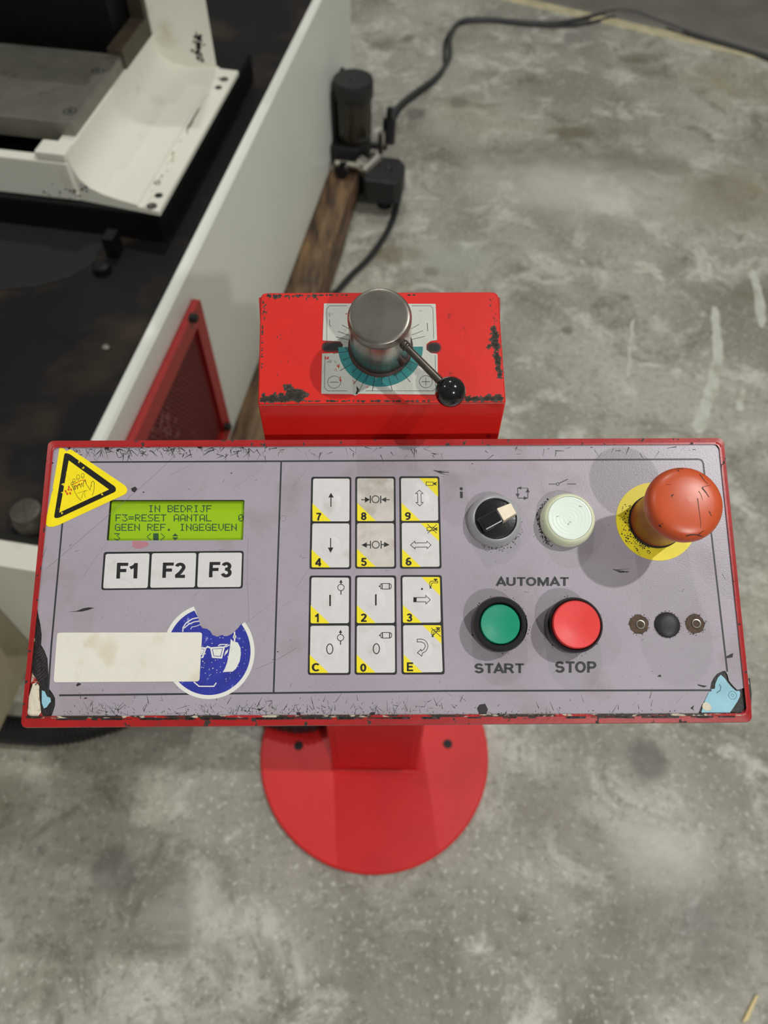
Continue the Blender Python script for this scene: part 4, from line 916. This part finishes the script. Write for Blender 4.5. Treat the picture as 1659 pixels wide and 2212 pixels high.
for x, y, r in ((1425, 1460, .9), (1077, 1544, 1.2), (645, 1542, 1.3), (560, 1533, 1.0), (805, 1542, 1.4), (170, 1478, 1.3), (310, 1063, .6), (500, 1022, .5), (185, 1508, .7), (600, 1408, .4), (590, 1425, .3), (1020, 1002, .4), (1115, 958, 1.0), (1450, 957, 1.1), (1290, 957, .8), (230, 967, 1.4), (255, 972, 1.2), (430, 965, 1.5), (490, 962, 1.2), (150, 966, 1.6), (112, 1000, .8), (106, 1040, .7), (104, 1070, .6)):
    blob(mb, PF, pp(x, y), r * MM, r * .7 * MM, .055 * MM, 10, .4)
def ring_specks(cx_, cy_, r0, r1, cnt, a0, a1, s0=.1, s1=.45):
    for i in range(cnt):
        a = R_(random.uniform(a0, a1)); r = r0 + (r1 - r0) * random.random() ** 2; blob(mb, PF, pp(cx_ + r * math.cos(a), cy_ + r * math.sin(a)), random.uniform(s0, s1) * MM, random.uniform(s0, s1) * MM, .3 * MM if cx_ > 1380 and r < 90 else .055 * MM, 6)
ring_specks(1417, 1126, 56, 80, 170, 100, 215, .1, .55); ring_specks(1223, 1126, 57, 66, 90, 120, 230, .15, .6); ring_specks(1078, 1350, 56, 68, 60, 0, 360); ring_specks(1236, 1352, 58, 70, 60, 0, 360); ring_specks(1067, 1126, 57, 68, 60, 0, 120)
ring_specks(1441, 1350, 26, 31, 60, 0, 360, .1, .3); ring_specks(1380, 1349, 20, 25, 40, 0, 360, .1, .4); ring_specks(1502, 1348, 20, 25, 40, 0, 360, .1, .4)
mb.build('grime_specks', m_scr, over, kind='stuff')
mb = MB(); poly(mb, PF, rounded([pp(286, 1168), pp(318, 1170), pp(322, 1178), pp(300, 1186), pp(286, 1182)], .8 * MM, 3), .045 * MM); mb.build('red_smudge', mat('red_smudge', (176, 120, 130), .45), over)

# ---- switches (lathed about the panel normal)
def centre(x, y): return pp(x, y)
# emergency stop
c = centre(1417, 1126)
mb = MB(); lathe(mb, PF, c, [(22.3 * MM, .0), (22.3 * MM, .22 * MM), (0, .22 * MM)], 72, close=False); ey = mb.build('emergency_stop', m_yel, house, smooth=False, label='orange-red mushroom emergency stop on yellow disc')
mb = MB(); lathe(mb, PF, c, [(15.4 * MM, .2 * MM), (15.4 * MM, 1.2 * MM), (0, 1.2 * MM)], 56, close=False); mb.build('collar', m_dark, ey, smooth=True)
mb = MB(); lathe(mb, PF, c, [(14.4 * MM, 1 * MM), (14.7 * MM, 2 * MM), (14.9 * MM, 20 * MM), (15.3 * MM, 28 * MM), (16.4 * MM, 33 * MM), (17.6 * MM, 35 * MM)], 64, close=False); mb.build('shaft', m_emos, ey, smooth=True)
mb = MB(); lathe(mb, PF, c, [(17.6 * MM, 35 * MM), (18.4 * MM, 35.6 * MM), (18.6 * MM, 36.6 * MM)], 64, close=False); mb.build('ring', m_tan, ey, smooth=True)
pr = [(18.4 * MM, 36.6 * MM), (19.0 * MM, 37.6 * MM), (19.3 * MM, 39.5 * MM), (19.25 * MM, 41.5 * MM), (18.7 * MM, 43.6 * MM), (17.5 * MM, 45.4 * MM), (15.5 * MM, 46.6 * MM), (12.5 * MM, 47.3 * MM), (8 * MM, 47.9 * MM), (4 * MM, 48.1 * MM), (0.01 * MM, 48.2 * MM)]
mb = MB(); lathe(mb, PF, c, pr, 72, close=False); mb.build('cap', m_emo, ey, smooth=True)
def caph(r):
    for (r0, h0), (r1, h1) in zip(pr[4:], pr[5:]):
        if r1 <= r <= r0: return h1 + (h0 - h1) * (r - r1) / (r0 - r1)
    return pr[4][1]
def c8(x, y): return (1300 + x / 4.62, 980 + y / 4.62)
mb = MB()
for pts, wd in (([(978, 205), (1010, 250), (1055, 300)], .5), ([(1000, 340), (1040, 390), (1070, 435)], .7), ([(955, 445), (970, 560), (985, 680), (988, 745)], .35), ([(840, 822), (900, 808), (960, 812), (1000, 780), (1020, 768)], .6),
                ([(965, 372), (990, 410), (1005, 465)], .3), ([(740, 150), (775, 180)], .8), ([(1000, 335), (1050, 322), (1085, 312)], .3), ([(575, 730), (598, 700)], 1.4), ([(640, 308), (690, 310)], .2), ([(760, 148), (815, 150)], .5), ([(695, 425), (715, 405)], .8), ([(1070, 575), (1095, 625)], .5), ([(955, 815), (1005, 828)], .5)):
    Q = []
    for p in pts:
        uv = PF.px(*c8(*p), 47 * MM); r = (Vector(uv) - Vector(c)).length; Q.append((uv, r))
        uv = PF.px(*c8(*p), caph(min(r, 18.6 * MM))); Q[-1] = (uv, r)
    stroke(mb, PF, [q[0] for q in Q], wd * MM, .12 * MM, hf=lambda u, v: caph(min((Vector((u, v)) - Vector(c)).length, 18.6 * MM)), w1=wd * .4 * MM, sub=.8 * MM)
mb.build('scratches', m_scr, ey, kind='stuff')
# selector switch
c = centre(1067, 1126)
mb = MB(); lathe(mb, PF, c, [(14.9 * MM, 0), (15.1 * MM, 1.5 * MM), (14.9 * MM, 3.2 * MM), (13.9 * MM, 6.0 * MM), (12.6 * MM, 7.6 * MM), (11.9 * MM, 7.9 * MM), (11.6 * MM, 7.6 * MM), (11.5 * MM, 5 * MM)], 64, close=False); sel = mb.build('selector_switch', m_silver, house, smooth=True, label='black rotary selector in a silver bezel')
mb = MB(); lathe(mb, PF, c, [(11.5 * MM, 5.5 * MM), (11.4 * MM, 6.6 * MM), (10 * MM, 7.0 * MM), (0, 7.0 * MM)], 56, close=False); mb.build('knob', m_black, sel, smooth=True)
ang = R_(27); du = Vector((math.cos(ang), math.sin(ang))); dv = Vector((-du.y, du.x)); cV = Vector(c)
def grip(x0, x1, w0, w1, h0, h1a, h1b, name, mt, bev):
    mb = MB(); L2 = []
    for x, ww, hh in ((x0, w0, h1a), (x1, w1, h1b)):
        for sg2 in (-1, 1):
            p = cV + du * x * MM + dv * sg2 * ww / 2 * MM; L2.append((p, hh))
    tp = [PF.pt((q[0] - cV).x * .97 + cV.x, (q[0] - cV).y * .97 + cV.y, q[1] * MM) for q in L2]; bt = [PF.pt((q[0] - cV).x * 1.05 + cV.x, (q[0] - cV).y * 1.05 + cV.y, h0 * MM) for q in L2]
    mb.add(bt + tp, [[0, 1, 3, 2], [4, 6, 7, 5], [0, 4, 5, 1], [2, 3, 7, 6], [0, 2, 6, 4], [1, 5, 7, 3]]); return mb.build(name, mt, sel, bevel=bev)
grip(-9.8, 2.0, 8.2, 8.0, 6.8, 12.5, 13.5, 'grip', m_black, .8 * MM)
grip(1.9, 10.8, 8.0, 6.6, 6.8, 13.5, 12.2, 'pointer', mat('cream_pointer', (230, 216, 190), .45, noise=.08, nscale=300), .3 * MM)
# white indicator
c = centre(1223, 1126)
mb = MB(); lathe(mb, PF, c, [(14.6 * MM, 0), (15.0 * MM, 1.0 * MM), (15.1 * MM, 3 * MM), (14.6 * MM, 6 * MM), (13.6 * MM, 8.0 * MM), (12.5 * MM, 9.0 * MM), (12.2 * MM, 9.1 * MM), (12.15 * MM, 8.6 * MM)], 64, close=False); wl = mb.build('indicator_button', m_cream, house, smooth=True, label='round white illuminated button')
mb = MB(); prf = [(12.15 * MM, 8.6 * MM), (12.0 * MM, 9.1 * MM)] + [((11.6 - .35 * i) * MM, (9.25 + .022 * math.sin(i * 1.1) - (.014 * i if i < 20 else .28)) * MM) for i in range(0, 33)] + [(0.0001, 8.95 * MM)]
lathe(mb, PF, c, prf, 64, close=False); mb.build('lens', m_lens, wl, smooth=True)
mb = MB(); stroke(mb, PF, circ(c, 12.1 * MM, k=72), .2 * MM, 9.16 * MM, True, sub=0); mb.build('joint_line', mat('joint_dirt', (96, 100, 84), .6), wl)
mb = MB()
for x, y, a, l_ in ((1100, 268, 15, 60), (1340, 335, 15, 35), (1120, 445, -30, 25), (975, 480, 40, 22), (1230, 525, -60, 25), (1245, 495, 0, 20), (1130, 262, 20, 50)):
    p = PF.px(*c7(x, y), 9.3 * MM); q = PF.px(*c7(x + l_ * math.cos(R_(a)), y + l_ * math.sin(R_(a))), 9.3 * MM)
    rr = (Vector(p) - Vector(c)).length
    stroke(mb, PF, [p, q], .25 * MM, (9.38 if rr < .0118 else 8.6) * MM, sub=0, w1=.08 * MM)
mb.build('scratches', m_scr, wl, kind='stuff')
# start / stop
def push(px, label, capm, hcap, rcap, hb, name):
    c = centre(*px)
    mb = MB(); lathe(mb, PF, c, [(14.2 * MM, 0), (14.6 * MM, .8 * MM), (14.8 * MM, hb - 3 * MM), (14.4 * MM, hb - 1 * MM), (13.6 * MM, hb), (rcap + 1.0 * MM, hb), (rcap + .4 * MM, hb - .5 * MM), (rcap + .25 * MM, min(hb, hcap) - 3 * MM)], 64, close=False)
    o = mb.build(name, m_black, house, smooth=True, label=label)
    mb = MB(); h = hcap
    lathe(mb, PF, c, [(rcap + .1 * MM, min(hb, h) - 3 * MM), (rcap + .1 * MM, h - .8 * MM), (rcap - .5 * MM, h), (rcap * .85, h - .1 * MM), (rcap * .5, h - .75 * MM), (rcap * .2, h - 1.0 * MM), (0.0001, h - 1.02 * MM)], 56, close=False)
    mb.build('cap', capm, o, smooth=True); return c
push((1075, 1351), 'green start push button with black collar', m_green, 10.2 * MM, 10.7 * MM, 11.6 * MM, 'start_button')
push((1232, 1353), 'red stop push button standing proud of its black collar', m_redcap, 14.5 * MM, 12.5 * MM, 13.0 * MM, 'stop_button')
# rivets and blanking plug
for (x, y), (x2, y2) in (((1380, 1348.6), (1383, 1349)), ((1501.5, 1347.5), (1503.5, 1347))):
    mb = MB(); c = pp(x, y); blobp = [(c[0] + 5.2 * MM * (1 + random.uniform(-.07, .07)) * math.cos(2 * math.pi * i / 24), c[1] + 5.2 * MM * (1 + random.uniform(-.07, .07)) * math.sin(2 * math.pi * i / 24)) for i in range(24)]
    poly(mb, PF, blobp, .25 * MM, .25 * MM); rv = mb.build('rivet', m_rust, house)
    mb = MB(); c = pp(x2, y2); lathe(mb, PF, c, [(2.5 * MM, .25 * MM), (2.4 * MM, .75 * MM), (1.9 * MM, .8 * MM), (1.5 * MM, .3 * MM)], 28, close=False); mb.build('rivet_head', m_rivet, rv, smooth=True)
    mb = MB(); lathe(mb, PF, c, [(1.5 * MM, .3 * MM), (0.0001, .3 * MM)], 20, close=False); mb.build('rivet_core', m_rust, rv)
mb = MB(); lathe(mb, PF, pp(1441, 1350), [(6.8 * MM, 0), (6.8 * MM, .8 * MM), (6.0 * MM, 1.6 * MM), (3 * MM, 2.0 * MM), (0.0001, 2.1 * MM)], 44, close=False); mb.build('blanking_plug', m_blackm, house, smooth=True, label='small matt black blanking plug')

# ---- dial box behind the panel
o_ = CAMP + (RX * ((825 - CX) / F) + RD * ((872 - CY) / F) + RF) * .43
BF = Frame(o_, PF.U, PF.V, PF.N); bp = BF.px
topq = [bp(557, 875), bp(1093, 870), bp(1076, 630), bp(563, 632)]
tu = rounded(topq, [1.5 * MM, 1.5 * MM, 4 * MM, 4 * MM], 5)
tui = rounded(inset(topq, .7 * MM), [1.2 * MM, 1.2 * MM, 3.6 * MM, 3.6 * MM], 5); k = len(tu)
BOT = .985
mb = MB(); vt = [BF.pt(*p, 0) for p in tui]; ve = [BF.pt(*p, -.7 * MM) for p in tu]; vb = [Vector((v.x, v.y, BOT)) for v in ve]
mb.add(vt, [list(range(k))]); mb.add(vt + ve, [[i, (i + 1) % k, (i + 1) % k + k, i + k] for i in range(k)]); mb.add(ve + vb, [[i, (i + 1) % k, (i + 1) % k + k, i + k] for i in range(k)]); mb.add(vb, [list(range(k))])
dbx = mb.build('dial_box', [overlay_noise(mat('red_box_paint', (214, 36, 28), .34, coat=.25, noise=.08, nscale=30, bump=.1, bscale=200), (92, 26, 22), 120, .70, .74, .6)], CON, smooth=True)
# side tabs of the inner box
for s_, (xa, xb) in ((-1, (558, 566)), (1, (1072, 1081))):
    mb = MB(); q = rounded([bp(xa, 640), bp(xb, 640), bp(xb, 690), bp(xa + (3 if s_ < 0 else 0), 690)], 1.2 * MM, 3)
    P0 = [BF.pt(*p, -1.2 * MM) for p in q]; k2 = len(q); mb.add(P0 + [p - Vector((0, 0, .05)) for p in P0], [list(range(k2)), [k2 + i for i in range(k2)][::-1]] + [[i, (i + 1) % k2, (i + 1) % k2 + k2, i + k2] for i in range(k2)])
    mb.build('side_flap', m_vent, dbx)
# chipped paint round the edges
mb = MB(); bn = .06 * MM
def chips(x0, y0, x1, y1, cnt, r0, r1, sp=3):
    for i in range(int(cnt * 1.5)):
        t = random.random(); x = x0 + (x1 - x0) * t + random.gauss(0, sp); y = y0 + (y1 - y0) * t + random.gauss(0, sp)
        uv = bp(x, y); u0_, v0_ = bp(558, 874); u1_, v1_ = bp(1080, 631)
        lo = bp(563 + (875 - y) * 0 - (y - 632) * 6 / 243, y)[0] + .0008; hi = bp(1076 + (y - 630) * 17 / 240, y)[0] - .0008
        uv = (min(max(uv[0], lo + r1), hi - r1), min(max(uv[1], bp(x, 872)[1] + .001 + r1 * .5), bp(x, 632)[1] - .001 - r1 * .6))
        blob(mb, BF, uv, random.uniform(r0, r1), random.uniform(r0, r1) * .8, bn, 11, .45)
chips(575, 640, 690, 638, 26, .4 * MM, 1.5 * MM); chips(690, 634, 750, 634, 8, .4 * MM, .9 * MM, 1); chips(870, 634, 900, 634, 5, .4 * MM, .9 * MM, 1)
chips(568, 650, 572, 690, 12, .3 * MM, .8 * MM, 3); chips(566, 700, 562, 800, 14, .3 * MM, .8 * MM, 1.5)
chips(562, 864, 660, 858, 46, .7 * MM, 2.2 * MM, 5); chips(622, 842, 652, 858, 22, .8 * MM, 2.4 * MM, 5); chips(660, 868, 930, 868, 50, .4 * MM, 1.0 * MM, 1.2)
chips(1000, 864, 1085, 860, 40, .6 * MM, 2.0 * MM, 3); chips(1068, 710, 1078, 800, 40, .6 * MM, 2.0 * MM, 3); chips(1052, 748, 1070, 742, 9, .5 * MM, 1.2 * MM, 2); chips(1082, 800, 1085, 815, 6, .8 * MM, 1.6 * MM, 2)
chips(1060, 640, 1070, 700, 8, .2 * MM, .6 * MM, 3); chips(600, 700, 620, 860, 7, .2 * MM, .6 * MM, 12)
mb.build('paint_chips', m_chip, dbx, kind='stuff')
mb = MB()   # bright worn corner line
stroke(mb, BF, [bp(560, 875.5), bp(700, 874), bp(1090, 870.5)], .35 * MM, .02 * MM, sub=4 * MM); mb.build('worn_edge', mat('worn_edge', (150, 120, 100), .4, metal=.4, noise=.5, nscale=300), dbx)
# dial plate with notches
pq = [(700, 656), (941, 657), (944, 735), (930, 737), (921, 744), (921, 756), (930, 763), (945, 765), (946, 853), (775, 851), (768, 855), (760, 852), (694, 851), (696, 764), (733, 763), (740, 757), (741, 745), (735, 738), (697, 736)]
mb = MB(); q = rounded([bp(*p) for p in pq], .35 * MM, 2); poly(mb, BF, q, .35 * MM, .34 * MM); dpl = mb.build('dial_plate', m_plate, dbx)
dc = Vector(bp(822, 750)); TR = 24.4 * MM; pn = .40 * MM
mb = MB(); poly(mb, BF, [(dc.x + TR * math.cos(R_(a)), dc.y + TR * math.sin(R_(a))) for a in range(-180, 1, 4)] , pn); mb.build('teal_scale', m_teal, dpl)
mb = MB()
for a in list(range(-172, -7, 12)): 
    r0, r1 = (15, 27.5) if (a + 172) % 24 == 0 else (16, 23.0)
    stroke(mb, BF, [tuple(dc + Vector((math.cos(R_(a)), math.sin(R_(a)))) * r0 * MM), tuple(dc + Vector((math.cos(R_(a)), math.sin(R_(a)))) * r1 * MM)], .28 * MM, pn + .05 * MM, sub=0)
for a in (14, 22, 32, 148, 158, 166):
    r0, r1 = (17, 26.5); stroke(mb, BF, [tuple(dc + Vector((math.cos(R_(a)), math.sin(R_(a)))) * r0 * MM), tuple(dc + Vector((math.cos(R_(a)), math.sin(R_(a)))) * r1 * MM)], .22 * MM, pn + .05 * MM, sub=0)
fq = [[(706, 737), (706, 668), (712, 661), (750, 661)], [(890, 661), (930, 661), (935, 667), (937, 733)], [(940, 768), (941, 838), (936, 845), (790, 845)], [(750, 845), (708, 845), (701, 838), (702, 768)]]
for p in fq: stroke(mb, BF, [bp(*x) for x in p], .2 * MM, pn + .05 * MM, sub=0)
for (x, y), pl in (((722, 826), False), ((920, 825), True)):
    cc = bp(x, y); stroke(mb, BF, circ(cc, 3.7 * MM, k=36), .2 * MM, pn + .05 * MM, True, sub=0); stroke(mb, BF, [(cc[0] - 2.4 * MM, cc[1]), (cc[0] + 2.4 * MM, cc[1])], .24 * MM, pn + .05 * MM, sub=0)
    if pl: stroke(mb, BF, [(cc[0], cc[1] - 2.4 * MM), (cc[0], cc[1] + 2.4 * MM)], .24 * MM, pn + .05 * MM, sub=0)
stroke(mb, BF, [bp(923, 698), bp(924, 716)], .3 * MM, pn + .05 * MM, sub=0); stroke(mb, BF, [bp(712, 690), bp(712, 702), bp(715, 706)], .22 * MM, pn + .05 * MM, sub=0)
stroke(mb, BF, [bp(797, 806), bp(782, 832), bp(775, 848)], .25 * MM, pn + .05 * MM, sub=0)
poly(mb, BF, [bp(*p) for p in ((770, 834), (776, 842), (772, 852), (768, 852), (771, 844))], pn + .05 * MM)
mb.build('scale_marks', m_ink, dpl)
mb = MB()
for x, y, a, b in ((706, 773, 6, 8), (730, 793, 5, 7), (734, 820, 3, 8), (765, 826, 2.5, 3), (747, 678, 4, 2), (794, 836, 2, 3), (815, 814, 2, 3), (725, 800, 3, 3)):
    for j in range(3): blob(mb, BF, bp(x + random.uniform(-3, 3), y + random.uniform(-3, 3)), a * .13 * MM * random.uniform(.5, 1), b * .13 * MM * random.uniform(.5, 1), pn + .06 * MM, 9, .5)
mb.build('paint_splashes', mat('red_splash', (196, 60, 48), .4), dpl, kind='stuff')
for (x, y, hw) in ((719, 749, 3.2), (937, 751, 1.0)):
    cc = Vector(bp(x, y)); mb = MB(); P1 = circ((cc.x - hw * MM, cc.y), 3.3 * MM, k=16, a0=90, a1=270) + circ((cc.x + hw * MM, cc.y), 3.3 * MM, k=16, a0=-90, a1=90)
    P2 = circ((cc.x - hw * MM, cc.y), 2.3 * MM, k=16, a0=90, a1=270) + circ((cc.x + hw * MM, cc.y), 2.3 * MM, k=16, a0=-90, a1=90)
    poly(mb, BF, P1, .1 * MM, .09 * MM, holes=[P2]); sl = mb.build('slot', mat('brown_red_edge', (84, 26, 22), .5), dbx)
    mb = MB(); poly(mb, BF, P2, .05 * MM); mb.build('slot_hole', m_dark, sl)
# turned steel knob
KR = 17.1 * MM; kc = tuple(dc)
mb = MB(); lathe(mb, BF, kc, [(KR - .6 * MM, .4 * MM), (KR - .6 * MM, 1.6 * MM), (KR - .1 * MM, 2.4 * MM), (KR, 3 * MM), (KR, 33.5 * MM), (KR - .25 * MM, 33.8 * MM), (KR, 34.2 * MM), (KR, 34.7 * MM), (KR - .25 * MM, 35.0 * MM), (KR, 35.4 * MM), (KR, 36.2 * MM), (KR - .3 * MM, 36.6 * MM), (KR - .9 * MM, 38.2 * MM)], 80, close=False)
kn = mb.build('dial_knob', m_steel, dbx, smooth=True, label='turned steel cylindrical knob')
mb = MB(); lathe(mb, BF, kc, [(KR - .9 * MM, 38.2 * MM), (KR - 1.5 * MM, 38.6 * MM)] + [(KR * (1 - .085 * i), (38.6 + .04 * (i % 2)) * MM) for i in range(2, 12)] + [(.0001, 38.6 * MM)], 80, close=False); mb.build('knob_face', m_steeltop, kn, smooth=True)
mb = MB(); lathe(mb, BF, kc, [(KR + 1.6 * MM, .45 * MM), (KR + 1.2 * MM, .9 * MM), (KR - .2 * MM, 1.4 * MM)], 64, close=False); mb.build('base_ring', mat('brown_grime', (64, 40, 34), .6), kn, smooth=True)
# lever and ball
P0 = BF.pw(862, 733, 27 * MM); P1 = BF.pw(973, 846, 22 * MM); ax = (P1 - P0).normalized()
mb = MB(); tube(mb, [P0 - ax * 2 * MM, P0 + ax * 8 * MM, P1], [2.0 * MM, 1.9 * MM, 2.35 * MM], 24); lev = mb.build('lever', m_rod, kn, smooth=True)
mb = MB(); pts = []; rs = []
for i in range(13): pts.append(P0 + ax * (i * .55) * MM); rs.append((2.75 if i % 3 else 2.4) * MM)
tube(mb, pts, rs, 24); mb.build('threaded_collar', m_rod, lev, smooth=False)
bfr = Frame(P1, ax.cross(Vector((0, 0, 1))), ax.cross(ax.cross(Vector((0, 0, 1)))), ax)
BR = 8.35 * MM; mb = MB(); prb = [(BR * math.sin(R_(a)), -BR * math.cos(R_(a))) for a in range(14, 78, 6)]
prb += [(BR * math.sin(R_(a)) * q, -BR * math.cos(R_(a))) for a, q in ((79, 1), (80, .985), (81, 1))] + [(BR * math.sin(R_(a)), -BR * math.cos(R_(a))) for a in range(84, 180, 6)] + [(.0001, BR)]
lathe(mb, bfr, (0, 0), prb, 48, close=False); ball = mb.build('ball_grip', m_ball, lev, smooth=True, label='glossy black ball grip')
# locking screw on the knob side
Q0 = BF.pw(864, 777, 8 * MM); dirk = (BF.U * .72 - BF.V * .69).normalized(); mb = MB(); S0 = BF.pt(kc[0], kc[1], 7 * MM) + dirk * (KR - 1 * MM)
tube(mb, [S0, S0 + dirk * 3.6 * MM], 2.5 * MM, 20); scw = mb.build('locking_screw', mat('brown_black_screw', (60, 36, 32), .4), kn, smooth=True)
mb = MB(); tube(mb, [S0 + dirk * 3.61 * MM, S0 + dirk * 3.66 * MM], 1.3 * MM, 6); mb.build('socket', m_dark, scw)

# ------------------------------------------------------------------ corrugated conduit on the floor, left
HZ = Frame((0, 0, .030), (1, 0, 0), (0, 1, 0), (0, 0, 1))
hp = [HZ.pw(x, y) for x, y in ((-420, 1500), (-200, 1545), (-60, 1566), (40, 1578), (120, 1580), (200, 1566), (290, 1535), (400, 1480))] + [Vector((-.14, .46, .035)), Vector((-.03, .56, .032)), Vector((.02, .53, .10)), Vector((.0, .505, .16))]
sp = spline(hp, 14); L_ = [0]
for a, b in zip(sp, sp[1:]): L_.append(L_[-1] + (b - a).length)
step = .0022; n = int(L_[-1] / step); pts = []; rs = []; j = 0
for i in range(n):
    d = i * step
    while L_[j + 1] < d: j += 1
    t = (d - L_[j]) / max(1e-9, L_[j + 1] - L_[j]); pts.append(sp[j].lerp(sp[j + 1], t)); rs.append(.0240 + (.0018 if (i // 2) % 2 else -.0008))
mb = MB(); tube(mb, pts, rs, 20); hs = mb.build('conduit_hose', m_hose, None, smooth=True)
tag(hs, 'thick black corrugated conduit on the floor at the left of the red console', 'hose')
